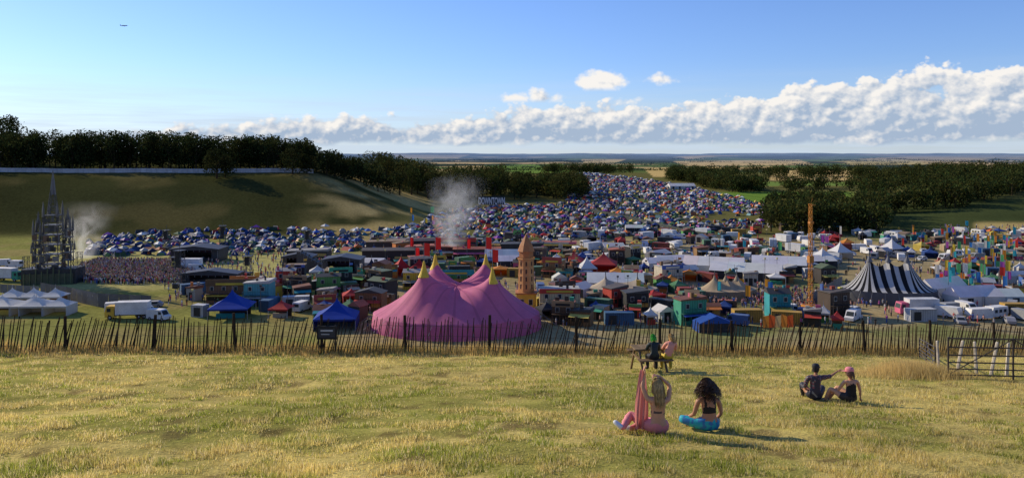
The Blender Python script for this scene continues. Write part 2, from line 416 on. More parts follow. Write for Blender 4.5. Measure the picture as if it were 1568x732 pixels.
wood('hillside_woodland',pts,230,1.65,(.048,.062,.018))
P=[];S=[]
for i in range(360):
    yy=math.exp(R.uniform(math.log(1150),math.log(7500))); px=R.uniform(380,1750); x=(px-CX)/F*yy
    L=R.uniform(40,220)*(yy/2000)**.6; a=R.choice([.35,.35+1.57,.1])+R.gauss(0,.1); k=int(L/1.8)
    t=rng.uniform(-.5,.5,k)*L; wd=R.choice([3,3,8,22]); w2=rng.normal(0,1,k)*wd
    xx=x+t*math.cos(a)-w2*math.sin(a); yv=yy+t*math.sin(a)+w2*math.cos(a); zz=H(xx,yv)+rng.uniform(0,1,k)*R.uniform(4,9)
    P.append(np.stack([xx,yv,zz],-1)); S.append(np.full(k,3.0)*(1+yy/4500))
P=np.concatenate(P);S=np.concatenate(S)
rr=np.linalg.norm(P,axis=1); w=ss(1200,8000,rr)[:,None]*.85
c=np.array([.04,.055,.022])*(1-w)+np.array([.11,.17,.25])*w; c=c*rng.uniform(.7,1.3,len(P))[:,None]  # hedge leaves fade to blue-grey: distance haze put into their colour
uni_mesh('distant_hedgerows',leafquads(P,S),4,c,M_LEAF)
mb=MB(); last=None
for px in range(-40,486,8):
    yy=447; x=(px-CX)/F*yy; p=(x,yy,hz(x,yy))
    if last:
        c=.8+R.uniform(-.1,.1)
        mb.beam((last[0],yy-.1,last[2]+1.3),(p[0],yy-.1,p[2]+1.3),.05,(.3,.3,.3))
        mb.add([(last[0],yy,last[2]-.3),(p[0]-.05,yy,p[2]-.3),(p[0]-.05,yy,p[2]+2.3),(last[0],yy,last[2]+2.3)],[[0,1,2,3]],(.6*c,.6*c,.62*c))
        mb.beam((p[0],yy+.1,p[2]-.3),(p[0],yy+.1,p[2]+2.7),.08,(.2,.2,.2))
    last=p
mb.obj('perimeter_fence_wall')

# ------------------------------------------------------------------ camping tents
def dome_t():
    n=8; prof=[(1.0,0),(.9,.42),(.58,.78),(.2,.96)]
    v=[];f=[];s=[]
    for r,z in prof:
        for i in range(n):
            a=2*math.pi*i/n; v.append((r*math.cos(a),r*math.sin(a),z))
    for j in range(3):
        for i in range(n):
            f.append([j*n+i,j*n+(i+1)%n,(j+1)*n+(i+1)%n,(j+1)*n+i]); s.append(1 if (i in(5,6) and j<2) else (2 if (i%4==0) else 0))
    f.append(list(range(3*n,4*n))); s.append(0)
    return np.array(v),f,s
def ridge_t():
    v=[(-1.3,-.8,0),(1.3,-.8,0),(1.3,.8,0),(-1.3,.8,0),(-1,0,1),(1,0,1)]
    return np.array(v,float),[[0,1,5,4],[2,3,4,5],[0,4,3],[1,2,5]],[0,2,1,1]
def gaz_t():
    v=[(-1,-1,.72),(1,-1,.72),(1,1,.72),(-1,1,.72),(0,0,1.1),(-1,-1,.6),(1,-1,.6),(1,1,.6),(-1,1,.6)]
    f=[[0,1,4],[1,2,4],[2,3,4],[3,0,4],[5,6,1,0],[6,7,2,1],[7,8,3,2],[8,5,0,3]]; s=[0]*8
    for x,y in((-1,-1),(1,-1),(1,1),(-1,1)):
        k=len(v); v+= [(x*.97-.03,y*.97,0),(x*.97+.03,y*.97,0),(x*.97+.03,y*.97,.7),(x*.97-.03,y*.97,.7)]; f.append([k,k+1,k+2,k+3]); s.append(2)
    return np.array(v,float),f,s
PAL=np.array([(.02,.04,.18),(.03,.07,.26),(.04,.10,.26),(.015,.02,.06),(.05,.2,.25),(.12,.22,.08),(.10,.095,.09),(.45,.44,.42),(.8,.78,.72),(.75,.18,.03),(.60,.03,.03),(.8,.58,.08),(.03,.07,.03),(.30,.07,.36),(.34,.30,.28),(.04,.13,.42)])
WB=np.array([10,10,8,10,6,5,7,2.5,2,3.5,2.5,2,6,3,3,6.]);WB/=WB.sum()
WM=np.array([4.5,4,4,10,4,6,8,5,8,8,5,4,9,6,6,4.]);WM/=WM.sum()
A1=[(128,392),(135,366),(240,352),(420,353),(560,350),(640,345),(660,372),(560,384),(300,391)]
A2=[(600,372),(655,335),(700,318),(890,312),(1010,330),(1170,338),(1180,346),(1060,362),(900,366),(760,378)]
A3=[(870,312),(868,269),(900,266),(1000,277),(1080,292),(1140,306),(1192,318),(1170,340),(1020,330),(930,316)]
A4=[(1490,372),(1495,352),(1600,342),(1640,360),(1600,372)]
tm=[]
acc={0:[],1:[],2:[]}
for poly,ymin,ymax,dens,W_ in ((A1,270,400,.12,WB),(A2,280,560,.095,WM),(A3,440,960,.09,WM),(A4,290,420,.012,WM)):
    us=[(p[0]-CX)/F for p in poly]
    x0=min(min(us)*ymax,min(us)*ymin);x1=max(max(us)*ymax,max(us)*ymin)
    M=int((x1-x0)*(ymax-ymin)*dens); x=rng.uniform(x0,x1,M);y=rng.uniform(ymin,ymax,M); z=H(x,y)
    px=CX+F*x/y;py=HY-F*z/y; jit=(fbm(x/14,y/14,151,2)-.5)*14*(350/y); k=inpoly(px+jit,py+jit*.5,poly)
    lane=fbm(x/60,y/60,141,2); k&=~((np.abs(lane-.5)<.010)); k&=(fbm(x/7,y/7,161,2)>.33)
    x=x[k];y=y[k];z=z[k];n=len(x); ty=rng.choice(3,n,p=[.66,.2,.14]); ci=rng.choice(16,(n,2),p=W_)
    for t in range(3):
        q=ty==t; acc[t].append((np.stack([x,y,z],-1)[q],PAL[ci[q]]))
TT={0:dome_t(),1:ridge_t(),2:gaz_t()}
for t in range(3):
    pos=np.concatenate([a[0] for a in acc[t]]); cc=np.concatenate([a[1] for a in acc[t]]); n=len(pos)
    s=rng.uniform(.75,1.5,n); sc=np.stack([s*rng.uniform(.9,1.5,n),s,rng.uniform(1.0,1.8,n)],-1)
    if t==2: sc=np.stack([np.full(n,1.4)]*2+[np.full(n,2.3)],-1); cc[:,0]=np.where((rng.uniform(0,1,n)<.25)[:,None],np.array([.7,.68,.64]),cc[:,0])
    sl=np.stack([cc[:,0],cc[:,1],cc[:,0]*.6],1)*rng.uniform(.55,1.2,n)[:,None,None]
    if t==2: sl[:,2]=.3
    v,f,s_=TT[t]; tm.append((v,f,s_,pos,rng.uniform(0,6.28,n),sc,sl))
mass('camping_tents',tm,M_TENT)

# ------------------------------------------------------------------ crowd
def person_t(arms=0):
    mb=MB()
    mb.beam((-.09,0,0),(-.08,0,.85),.06,2,5,.09); mb.beam((.09,.04,0),(.08,0,.85),.06,2,5,.09)
    mb.lathe([(.16,.82),(.15,1.05),(.19,1.35),(.10,1.47),(.055,1.5),(.055,1.54)],1,7)
    if arms==0:
        mb.beam((-.2,0,1.4),(-.26,.03,1.1),.05,1,4,.04); mb.beam((-.26,.03,1.1),(-.24,.12,.82),.038,0,4,.03)
        mb.beam((.2,0,1.4),(.26,.03,1.1),.05,1,4,.04); mb.beam((.26,.03,1.1),(.24,.12,.82),.038,0,4,.03)
    else:
        mb.beam((-.2,0,1.4),(-.3,.05,1.62),.05,1,4,.04); mb.beam((-.3,.05,1.62),(-.26,.08,1.9),.038,0,4,.03)
        mb.beam((.2,0,1.4),(.27,.03,1.1),.05,1,4,.04); mb.beam((.27,.03,1.1),(.2,.2,1.0),.038,0,4,.03)
    mb.lathe([(.03,1.5),(.085,1.57),(.10,1.65)],0,7); mb.lathe([(.105,1.64),(.10,1.72),(.05,1.78),(.005,1.79)],3,7)
    return np.array(mb.v),mb.f,mb.c
pv=[[],[]]
def addp(x,y):
    if y>130: pv[R.random()<.2].append((x,y,hz(x,y)))
CR=[(112,426),(125,408),(150,400),(270,402),(300,410),(282,434),(200,436),(120,434)]
n=0
while n<2400:
    y=R.uniform(205,275);x=(R.uniform(100,300)-CX)/F*y
    q=proj(x,y,hz(x,y))
    if inpoly(np.array([q[0]]),np.array([q[1]]),CR)[0]: addp(x,y); n+=1
for i in range(420):
    px=R.uniform(285,520);py=R.uniform(386,440); addp(*GF(px,py)[:2])
for i in range(160):
    px=R.uniform(250,560);py=R.uniform(436,470); addp(*GF(px,py)[:2])
for i in range(1500):
    px=R.uniform(560,1568);py=R.uniform(372,500); addp(*GF(px,py)[:2])
for i in range(500):
    px=R.uniform(1040,1290);py=R.uniform(446,475); addp(*GF(px,py)[:2])
for i in range(250):
    px=R.uniform(1440,1600);py=R.uniform(348,380); addp(*GF(px,py)[:2])
tm=[]
for k in range(2):
    pos=np.array(pv[k]);n=len(pos); v,f,s=person_t(k)
    cl=np.array([(.02,.02,.025),(.6,.6,.6),(.5,.06,.08),(.05,.1,.35),(.6,.35,.3),(.55,.45,.1),(.3,.3,.32),(.1,.3,.15),(.55,.3,.25),(.45,.1,.35)])
    sk=np.array([(.5,.28,.19),(.4,.22,.14),(.15,.08,.05)])
    sl=np.stack([sk[rng.choice(3,n,p=[.6,.3,.1])],cl[rng.choice(10,n,p=[.3,.12,.08,.1,.08,.04,.1,.04,.1,.04])],cl[rng.choice(10,n,p=[.35,.08,.06,.2,.03,.04,.12,.04,.05,.03])],np.array([(.04,.025,.015),(.3,.2,.08),(.12,.06,.03)])[rng.choice(3,n)]],1)
    s1=rng.uniform(.92,1.05,n); tm.append((v,f,s,pos,rng.uniform(0,6.28,n),np.stack([s1,s1,s1],-1),sl))
mass('festival_crowd',tm,M_PAINT)

# ------------------------------------------------------------------ big tops
def flag(mb,x,y,z,h,col,w=1.6,fh=1.0,pr=.05):
    mb.beam((x,y,z),(x,y,z+h),pr,(.25,.25,.25),5)
    n=6; vs=[]
    ph=R.uniform(0,6)
    for i in range(n+1):
        t=i/n; vs+=[(x+w*t,y+.18*w*math.sin(4*t+ph)*t,z+h-.05-.15*t),(x+w*t,y+.18*w*math.sin(4*t+ph)*t,z+h-fh-.2*t)]
    mb.add(vs,[[2*i,2*i+1,2*i+3,2*i+2] for i in range(n)],col)
by=GF(699,527)[1]+15; bx=(699-CX)/F*by; bz=-36
def pinkh(x,y,rx,ry,poles):
    rho=np.sqrt((x/rx)**2+(y/ry)**2)
    th=np.arctan2(y/ry,x/rx)
    eave=2.9+.15*np.abs(np.cos(th*10))
    h=eave+3.7*(1-np.clip(rho,0,1)**1.35)
    g=0
    for a,b,p in poles:
        d=np.sqrt((x-a)**2+(y-b)**2); g=np.maximum(g,p*np.exp(-d/5.2)+1.4*np.exp(-d/1.2))
    return h+g*(1-np.clip(rho,0,1)**4)
poles=[(-6.4,-3.6,6.6),(-4.9,5.0,7.0),(7.6,-3.8,5.8),(6.0,4.6,7.4)]
rx,ry=17.3,13.0
nt_,nr_=160,60
th=np.linspace(0,2*math.pi,nt_,endpoint=False); rs=np.linspace(0,1,nr_)
Tm,Rm=np.meshgrid(th,rs); PX=Rm*np.cos(Tm)*rx; PY=Rm*np.sin(Tm)*ry; PZ=pinkh(PX,PY,rx,ry,poles)
wv=.45+.07*np.cos(th*20)
PX=np.vstack([PX,(np.cos(th)*(rx+wv))[None]]);PY=np.vstack([PY,(np.sin(th)*(ry+wv))[None]]);PZ=np.vstack([PZ,np.zeros((1,nt_))-.2])
V=np.stack([PX,PY,PZ],-1).reshape(-1,3); idx=np.arange((nr_+1)*nt_).reshape(nr_+1,nt_)
Q=np.stack([idx[:-1],idx[1:],np.roll(idx,-1,1)[1:],np.roll(idx,-1,1)[:-1]],-1)
cc=np.tile(np.array([.68,.19,.32]),(nr_,nt_,1)); cc[:,::8]*=.82; cc[-1]=np.array([.60,.15,.27])
Q=Q.reshape(-1,4)
big=raw_mesh('pink_circus_tent',V,Q.ravel(),np.arange(len(Q))*4,np.full(len(Q),4),cc.reshape(-1,3),M_CANVAS,loc=(bx,by,bz),smooth=True)
mb=MB()
for a,b,p in poles:
    z=float(pinkh(np.array(a),np.array(b),rx,ry,poles))
    mb.lathe([(1.25,z-2.2),(.75,z-1.2),(.45,z-.3),(.16,z+1.0),(.08,z+1.1)],(.78,.52,.05),14,a,b)
    flag(mb,a,b,z+.8,4.0,(.8,.03,.02),1.2,2.6,.07)
for i in range(28):
    a=2*math.pi*i/28; mb.beam((math.cos(a)*rx,math.sin(a)*ry,2.9),(math.cos(a)*(rx+4),math.sin(a)*(ry+4),0),.035,(.3,.3,.3))
mb.obj('poles_caps_and_flags',parent=big,mat=M_PAINT); occ(bx,by,17)
def stadium(name,cx,cy,cz,a,r,wall,peak,sag,cols,npk=3,rot=0,seg=120,stripe=3,mat=None):
    NT=seg;NRR=14; V=[]
    for j in range(NRR+2):
        for i in range(NT):
            t=2*math.pi*i/NT; ex=math.cos(t)*(a+r); ey=math.sin(t)*r; sx=max(-a,min(a,ex))
            k=(sx+a)/(2*a)*(npk-1); fr=k-math.floor(k); hs=peak-sag*math.sin(math.pi*fr)**.6 if npk>1 else peak
            if j<=NRR:
                u=j/NRR; x=sx+(ex-sx)*u;y=ey*u; z=wall+(hs-wall)*(1-u)**1.75
            else: x=ex+.3*math.cos(t);y=ey+.3*math.sin(t);z=-.2
            V.append((x,y,z))
    Q=[];C=[]
    for j in range(NRR+1):
        for i in range(NT):
            Q.append([j*NT+i,(j+1)*NT+i,(j+1)*NT+(i+1)%NT,j*NT+(i+1)%NT]); C.append(cols[(i//stripe)%2] if j<NRR else cols[2])
    Q=np.array(Q)
    o=raw_mesh(name,np.array(V),Q.ravel(),np.arange(len(Q))*4,np.full(len(Q),4),np.array(C),mat or M_CANVAS,loc=(cx,cy,cz)); o.rotation_euler[2]=rot
    mb=MB()
    for k in range(npk):
        x=-a+2*a*k/max(1,npk-1); mb.beam((x,0,0),(x,0,peak+1.6),.12,(.1,.1,.1),6); mb.lathe([(.8,peak-1.1),(.3,peak-.1),(.14,peak+.4)],cols[2],10,x,0)
    for i in range(24):
        t=2*math.pi*i/24; ex=math.cos(t)*(a+r);ey=math.sin(t)*r; mb.beam((ex,ey,wall),(ex*1.17,ey*1.25,0),.04,(.25,.25,.25))
        mb.beam((ex,ey,0),(ex,ey,wall+.1),.06,(.2,.2,.2))
    mb.obj('poles_and_guys',parent=o); return o
zx,zy,zz=GF(1362,470); zy+=8; zx=(1360-CX)/F*zy
stadium('striped_circus_tent',zx,zy,-36,4.4,6.8,3.0,10.6,2.2,[(.62,.60,.57),(.018,.018,.02),(.13,.13,.14)],3,rot=-.12,stripe=2); occ(zx,zy,12)

# ------------------------------------------------------------------ structures
def windows(mb,x0,x1,y,z,n,w,h,col=(.02,.025,.03),frame=(.5,.48,.42)):
    for i in range(n):
        c=x0+(x1-x0)*(i+.5)/n
        mb.box(c-w/2-.08,y-.05,z-.08,c+w/2+.08,y-.003,z+h+.08,frame); mb.box(c-w/2,y-.07,z,c+w/2,y-.052,z+h,col)
BR=[(.12,.07,.04),(.20,.11,.05),(.05,.04,.035),(.03,.03,.032),(.28,.15,.06),(.08,.055,.04),(.36,.23,.12)]
BRI=[(.03,.27,.30),(.5,.06,.04),(.65,.40,.05),(.06,.13,.38),(.6,.19,.04),(.10,.30,.08),(.55,.48,.36),(.06,.32,.2),(.34,.07,.05),(.35,.34,.3),(.65,.53,.12),(.55,.11,.2)]
def shack(x,y,w,d,h,rot=None,wall=None,name=None):
    mb=MB(); wall=wall or (R.choice(BR) if R.random()<.58 else R.choice(BRI)); tr=R.choice(BRI+BR); dk=tuple(k*.5 for k in wall)
    mb.box(-w/2,-d/2,-.4,w/2,d/2,h,wall)
    for i in range(int(w/.6)):
        xx=-w/2+.3+i*.6; mb.box(xx-.03,-d/2-.03,0,xx+.03,-d/2-.002,h-.05,dk)
    st=R.random(); rc=R.choice([(.12,.10,.085),(.20,.08,.045),(.3,.28,.26),(.06,.06,.06),(.26,.18,.1),(.5,.47,.42),(.10,.13,.07),(.38,.12,.06)])
    if st<.35: mb.gable(-w/2,-d/2,w/2,d/2,h+.002,R.uniform(.5,1.1),rc,'x' if R.random()<.6 else 'y')
    elif st<.75:
        mb.box(-w/2-.1,-d/2-.16,h-.6,w/2+.1,-d/2-.032,h+R.uniform(.2,1.1),tr); mb.box(-w/2-.15,-d/2+.002,h+.002,w/2+.15,d/2+.15,h+.12,rc)
        mb.box(-w/3,-d/2-.2,h-.4,w/3,-d/2-.165,h+.1,R.choice([(.6,.55,.4),(.02,.02,.02),(.55,.4,.05)]))
    else:
        mb.extr([(-w/2-.2,h+.003),(w/2+.2,h+.003),(w/2+.2,h+.6),(w/2+.0,h+.7),(-w/2-.2,h+.2)],-d/2-.2,d/2+.2,rc)
    for q in range(R.randint(0,3)):
        mb.cb(R.uniform(-w/2.4,w/2.4),R.uniform(-d/3,d/3),h,R.uniform(.3,1.0),R.uniform(.3,.8),R.uniform(.6,1.6),R.choice(BRI+BR))
    if R.random()<.3:
        mb.beam((w*.4,0,h),(w*.4,0,h+R.uniform(1.5,3.5)),.05,(.2,.2,.2)); mb.box(w*.4,-.03,h+1.0,w*.4+.9,.0,h+1.6,R.choice(BRI))
    if h>4.0:
        windows(mb,-w/2,w/2,-d/2-.03,h-1.7,max(2,int(w/2.4)),.7,.9); mb.box(-w/2,-d/2-1.0,h/2-.05,w/2,-d/2-.04,h/2+.05,dk)
        mb.box(-w/2,-d/2-1.02,h/2+.85,w/2,-d/2-.96,h/2+.93,dk)
        for i in range(5): mb.box(-w/2+i*w/4-.05,-d/2-.95,0,-w/2+i*w/4+.05,-d/2-.87,h/2+.85,dk)
    mb.box(-.5,-d/2-.08,0,.5,-d/2-.031,2.0,(.03,.025,.02))
    if w>3.5: mb.box(-w/2+.3,-d/2-.09,.9,-.8,-d/2-.031,1.9,(.02,.02,.02)); mb.box(.8,-d/2-.09,.9,w/2-.3,-d/2-.031,1.9,R.choice([(.02,.02,.02),(.5,.3,.08)]))
    if R.random()<.6:
        a=R.choice(BRI)
        mb.add([(-w/2,-d/2-.1,2.55),(w/2,-d/2-.1,2.55),(w/2,-d/2-1.5,2.1),(-w/2,-d/2-1.5,2.1)],[[0,1,2,3]],a)
        for xx in(-w/2+.1,w/2-.1): mb.beam((xx,-d/2-1.45,0),(xx,-d/2-1.45,2.1),.04,dk)
    o=mb.obj(name or ('shop_building' if h>4.0 else 'wooden_shack'),(x,y,hz(x,y)),R.gauss(0,.4) if rot is None else rot); occ(x,y,max(w,d)*.48); return o
def marquee(x,y,w,d,rot=0,h=2.4,rh=1.6,col=(.76,.74,.70),name='white_marquee',bays=None):
    mb=MB(); bays=bays or max(1,round(w/5)); bw=w/bays; ax='x' if (bays>1 or R.random()<.5) else 'y'
    for i in range(bays):
        x0=-w/2+i*bw
        mb.gable(x0+.02,-d/2,x0+bw-.02,d/2,h,rh,tuple(k*R.uniform(.93,1.03) for k in col),ax,.0)
        mb.beam((x0+.1,-d/2,0),(x0+.1,-d/2,h),.06,(.4,.4,.4))
    wc=tuple(k*.8 for k in col)
    mb.box(-w/2+.05,-d/2+.06,-.3,w/2-.05,-d/2+.1,h-.003,wc if R.random()<.5 else (.05,.05,.055)); mb.box(-w/2+.05,d/2-.1,-.3,w/2-.05,d/2-.06,h-.003,wc)
    mb.box(-w/2+.05,-d/2+.1,-.3,-w/2+.09,d/2-.1,h-.003,wc); mb.box(w/2-.09,-d/2+.1,-.3,w/2-.05,d/2-.1,h-.003,wc)
    for i in range(bays):
        if R.random()<.5:
            x0=-w/2+(i+.5)*bw; mb.box(x0-.8,-d/2+.02,0,x0+.8,-d/2+.057,2.1,(.03,.03,.035))
    o=mb.obj(name,(x,y,hz(x,y)),rot,mat=M_CANVAS); occ(x,y,max(w*.42,d*.5)); return o
def pagoda(x,y,w,col,h=2.5,rh=2.8,name='pagoda_tent',rot=None,trim=None,n=1):
    mb=MB()
    for k in range(n):
        cx=(k-(n-1)/2)*w
        mb.pagoda(w-.03,w-.03,h,rh,col,cx); tr=trim or tuple(c*.8 for c in col); op=R.random()<.5
        mb.box(cx-w/2+.05,-w/2+.02,h-.35,cx+w/2-.05,-w/2+.06,h-.003,tr)
        if not op:
            mb.box(cx-w/2+.05,w/2-.06,-.2,cx+w/2-.05,w/2-.02,h-.003,tr)
            mb.box(cx-w/2+.02,-w/2+.06,-.2,cx-w/2+.05,w/2-.06,h-.003,tr); mb.box(cx+w/2-.05,-w/2+.06,-.2,cx+w/2-.02,w/2-.06,h-.003,tr)
        else: mb.cb(cx,-w*.2,0,w*.7,.5,1.0,R.choice(BRI)); mb.cb(cx,w*.3,0,w*.8,.3,1.9,R.choice(BR))
        for sx in(-1,1):
            for sy in (-1,1): mb.beam((cx+sx*(w/2-.1),sy*(w/2-.1),0),(cx+sx*(w/2-.1),sy*(w/2-.1),h),.05,(.5,.5,.5))
        mb.beam((cx,0,h+rh-.2),(cx,0,h+rh+.7),.04,(.5,.5,.5))
    occ(x,y,w*n*.5)
    return mb.obj(name,(x,y,hz(x,y)),R.uniform(-.5,.5) if rot is None else rot,mat=M_CANVAS)
def container(x,y,rot,col,L=6.1,h=2.6,name='shipping_container'):
    mb=MB(); mb.box(-L/2,-1.2,-.1,L/2,1.2,h,col); dk=tuple(k*.6 for k in col)
    for i in range(int(L/.4)): mb.box(-L/2+.1+i*.4,-1.24,.15,-L/2+.28+i*.4,-1.202,h-.14,dk)
    mb.box(-L/2,-1.25,h-.12,L/2,-1.202,h+.03,dk); mb.box(L/2+.002,-1.1,.1,L/2+.05,-.03,h-.1,dk); mb.box(L/2+.002,.03,.1,L/2+.05,1.1,h-.1,dk)
    mb.box(-L/2+.8,-1.28,.2,-L/2+2.4,-1.253,2.1,(.03,.03,.03))
    o=mb.obj(name,(x,y,hz(x,y)),rot); occ(x,y,L*.45); return o
def wheel(mb,x,y,r=.34):
    q=12; vs=[(x+r*math.cos(2*math.pi*i/q),y+s*.11,r+r*math.sin(2*math.pi*i/q)) for s in(-1,1) for i in range(q)]
    mb.add(vs,[list(range(q)),list(range(q,2*q))[::-1]]+[[i,q+i,q+(i+1)%q,(i+1)%q] for i in range(q)],(.015,.015,.015))
    vs=[(x+r*.5*math.cos(2*math.pi*i/q),y+s*.115,r+r*.5*math.sin(2*math.pi*i/q)) for s in(-1,1) for i in range(q)]
    mb.add(vs,[list(range(q)),list(range(q,2*q))[::-1]],(.35,.35,.36))
def vehicle(x,y,rot,kind,col):
    mb=MB(); gl=(.02,.03,.035)
    if kind=='van':
        mb.extr([(-2.6,.35),(2.6,.35),(2.62,.95),(2.0,1.25),(1.35,2.15),(1.1,2.3),(-2.5,2.3),(-2.6,2.1)],-.95,.95,col)
        mb.add([(2.03,-.8,1.27),(2.03,.8,1.27),(1.43,.7,2.1),(1.43,-.7,2.1)],[[0,1,2,3]],gl)
        for s in(-1,1): mb.box(.7,s*.96-.006,1.3,1.5,s*.96+.006,1.95,gl)
        mb.box(-2.64,-.7,1.3,-2.61,.7,2.0,gl)
        for wx_ in(-1.6,1.75):
            for s in(-1,1): wheel(mb,wx_,s*.88)
        nm='parked_van'
    elif kind=='car':
        mb.extr([(-2.1,.3),(2.1,.3),(2.12,.75),(1.1,.9),(.5,1.4),(-1.2,1.45),(-1.9,.95),(-2.12,.9)],-.85,.85,col)
        for s in(-1,1): mb.box(-1.1,s*.86-.006,.93,.55,s*.86+.006,1.3,gl)
        mb.add([(1.12,-.7,.93),(1.12,.7,.93),(.6,.62,1.36),(.6,-.62,1.36)],[[0,1,2,3]],gl)
        for wx_ in(-1.3,1.3):
            for s in(-1,1): wheel(mb,wx_,s*.8,.32)
        nm='parked_car'
    elif kind=='lorry':
        mb.box(-4.5,-1.25,1.0,2.3,1.25,3.7,col); mb.extr([(2.5,.5),(4.4,.5),(4.45,1.6),(4.1,2.9),(2.5,2.9)],-1.2,1.2,R.choice(BRI))
        mb.add([(4.47,-1.05,1.65),(4.47,1.05,1.65),(4.15,1.0,2.7),(4.15,-1.0,2.7)],[[0,1,2,3]],gl); mb.box(-4.4,-.5,.7,4.2,.5,.995,(.04,.04,.04))
        for s in(-1,1): mb.box(3.2,s*1.21-.006,1.7,4.0,s*1.21+.006,2.5,gl)
        for wx_ in(-3.6,-2.5,3.4):
            for s in(-1,1): wheel(mb,wx_,s*1.1,.48)
        nm='parked_lorry'
    else:
        mb.extr([(-2.6,.45),(2.2,.45),(2.6,1.2),(2.3,2.5),(-2.3,2.55),(-2.65,1.6)],-1.05,1.05,col)
        windows(mb,-2.2,2.0,-1.05,1.35,3,.8,.6,gl,(.4,.4,.4)); mb.beam((2.5,0,.45),(3.6,0,.4),.05,(.2,.2,.2))
        for s in(-1,1): wheel(mb,-.2,s*.95)
        nm='caravan'
    mb.obj(nm,(x,y,hz(x,y)),rot); occ(x,y,2.4 if kind!='lorry' else 3.6)
def truss(mb,x,y,z0,z1,w,col,step=None,w1=None,r=.07):
    w1=w1 or w; step=step or w; n=max(1,int((z1-z0)/step)); L=[]
    for j in range(n+1):
        t=j/n; ww=(w+(w1-w)*t)/2; z=z0+(z1-z0)*t; L.append([(x-ww,y-ww,z),(x+ww,y-ww,z),(x+ww,y+ww,z),(x-ww,y+ww,z)])
    for j in range(n):
        for i in range(4):
            mb.beam(L[j][i],L[j+1][i],r,col); mb.beam(L[j+1][i],L[j+1][(i+1)%4],r*.7,col); mb.beam(L[j][i],L[j+1][(i+1)%4] if (i+j)%2 else L[j+1][i],r*.6,col); mb.beam(L[j][(i+1)%4],L[j+1][i],r*.6,col)
sx,sy,sz=GF(68,437); mb=MB(); gr=(.07,.07,.075); g2=(.14,.135,.13)
for ox,w,top,sp in((0,5.0,19,31.5),(-3.8,2.6,14,20),(3.9,2.6,15,21)):
    truss(mb,ox,0,0,top,w,gr,1.9,w*.66,.12)
    for k in range(7):
        z=top*(k+1)/7; ww=w*(1-.34*(k+1)/7)+.6; mb.cb(ox,0,z-.2,ww,ww,.22,g2)
        for q in range(4): mb.cb(ox+R.uniform(-.4,.4)*w,-ww/2+.1,z-1.9,ww*R.uniform(.15,.35),.15,R.uniform(.8,2.0),R.choice([(.06,.06,.06),(.2,.19,.18),(.16,.10,.07),(.1,.1,.1)]))
    truss(mb,ox,0,top,top+(sp-top)*.55,w*.46,gr,1.1,w*.18,.08)
    mb.lathe([(w*.16,top+(sp-top)*.45),(w*.1,top+(sp-top)*.7),(.05,sp)],g2,6,ox,0)
    mb.beam((ox-.5,0,sp-.9),(ox+.5,0,sp-.9),.07,g2)
    for dx in(-1,1):
        for dy in(-1,1):
            mb.lathe([(.35,top-.5),(.3,top+1.6),(.02,top+4)],g2,5,ox+dx*w*.36,dy*w*.36)
            mb.lathe([(.25,top*.6),(.22,top*.6+1.3),(.02,top*.6+3)],g2,5,ox+dx*w*.5,dy*w*.5)
mb.cb(0,.6,0,14,7,4.2,(.05,.05,.05)); mb.cb(0,-3.2,0,13,.3,3.0,(.09,.10,.06))
for k in range(9): mb.cb(-6+k*1.5,-3.5,0,.25,.3,R.uniform(3,5.5),(.12,.14,.07))
truss(mb,6.9,0,0,8.5,1.4,gr,1.4,1.3,.06); truss(mb,-7,0,0,7.5,1.4,gr,1.4,1.3,.06)
mb.obj('gothic_stage_tower',(sx,sy+4,-36.0),.15,mat=M_METAL); occ(sx,sy+4,8)
for px,py,h in ((275,441,12.5),(379,424,7.5),(255,384,9.5),(341,384,11.5),(471,384,9.5),(268,414,5)):
    x,y,z=GF(px,py); mb=MB(); truss(mb,0,0,0,h*.8,2.2,(.10,.10,.10),1.8,1.8,.08); mb.beam((0,0,h*.7),(0,0,h),.06,(.1,.1,.1)); mb.cb(0,-.6,h*.45,1.2,.8,h*.32,(.02,.02,.02)); mb.cb(0,0,h*.8,2.6,2.6,.15,(.06,.06,.06)); mb.cb(0,0,0,2.6,2.6,1.3,(.04,.04,.04))
    mb.obj('delay_speaker_tower',(x,y,z),R.uniform(-.3,.3),mat=M_METAL); occ(x,y,2)
def stage(px,py,w,d,h,col=(.03,.03,.033),name='festival_stage',rot=0):
    x,y,z=GF(px,py); y+=d/2; mb=MB()
    mb.box(-w/2,-d/2,0,w/2,d/2,1.3,col); mb.box(-w/2,d/2-.3,1.303,w/2,d/2,h-.002,col)
    mb.box(-w/2,-d/2+.2,1.303,-w/2+w*.14,d/2-.302,h-.002,tuple(c*1.6 for c in col)); mb.box(w/2-w*.14,-d/2+.2,1.303,w/2,d/2-.302,h-.002,tuple(c*1.6 for c in col))
    mb.extr([(-w/2-.4,h),(w/2+.4,h),(w/2+.4,h+.4),(0,h+1.4),(-w/2-.4,h+.4)],-d/2-.5,d/2+.3,(.05,.05,.055))
    for k in range(9): mb.beam((-w/2+w*k/8,-d/2-.4,h+.1),(-w/2+w*k/8,-d/2-.4,1.2 if k in(0,8) else h-.5),.09,(.18,.18,.18))
    mb.cb(0,d/2-.5,2.2,w*.45,.1,h*.5,(.08,.05,.12))
    mb.obj(name,(x,y,z),rot,mat=M_METAL); occ(x,y,w*.5)
stage(297,402,16,9,4.0); stage(320,440,15,5,3.2,name='stage_backdrop'); stage(522,423,11,8,4.4)
stage(455,415,9,6,4.0,(.05,.045,.04))
mb=MB(); x,y,z=GF(478,418)
for k in range(9): mb.box(-5+k*1.1,-2.5,0,-5+(k+1)*1.1-.003,2.5,6.4-.65*k,(.07,.065,.06))
for k in range(10): mb.beam((-5+k*1.1,-2.6,6.9-.65*k),(-5+k*1.1,-2.6,6.0-.65*k),.05,(.3,.3,.3))
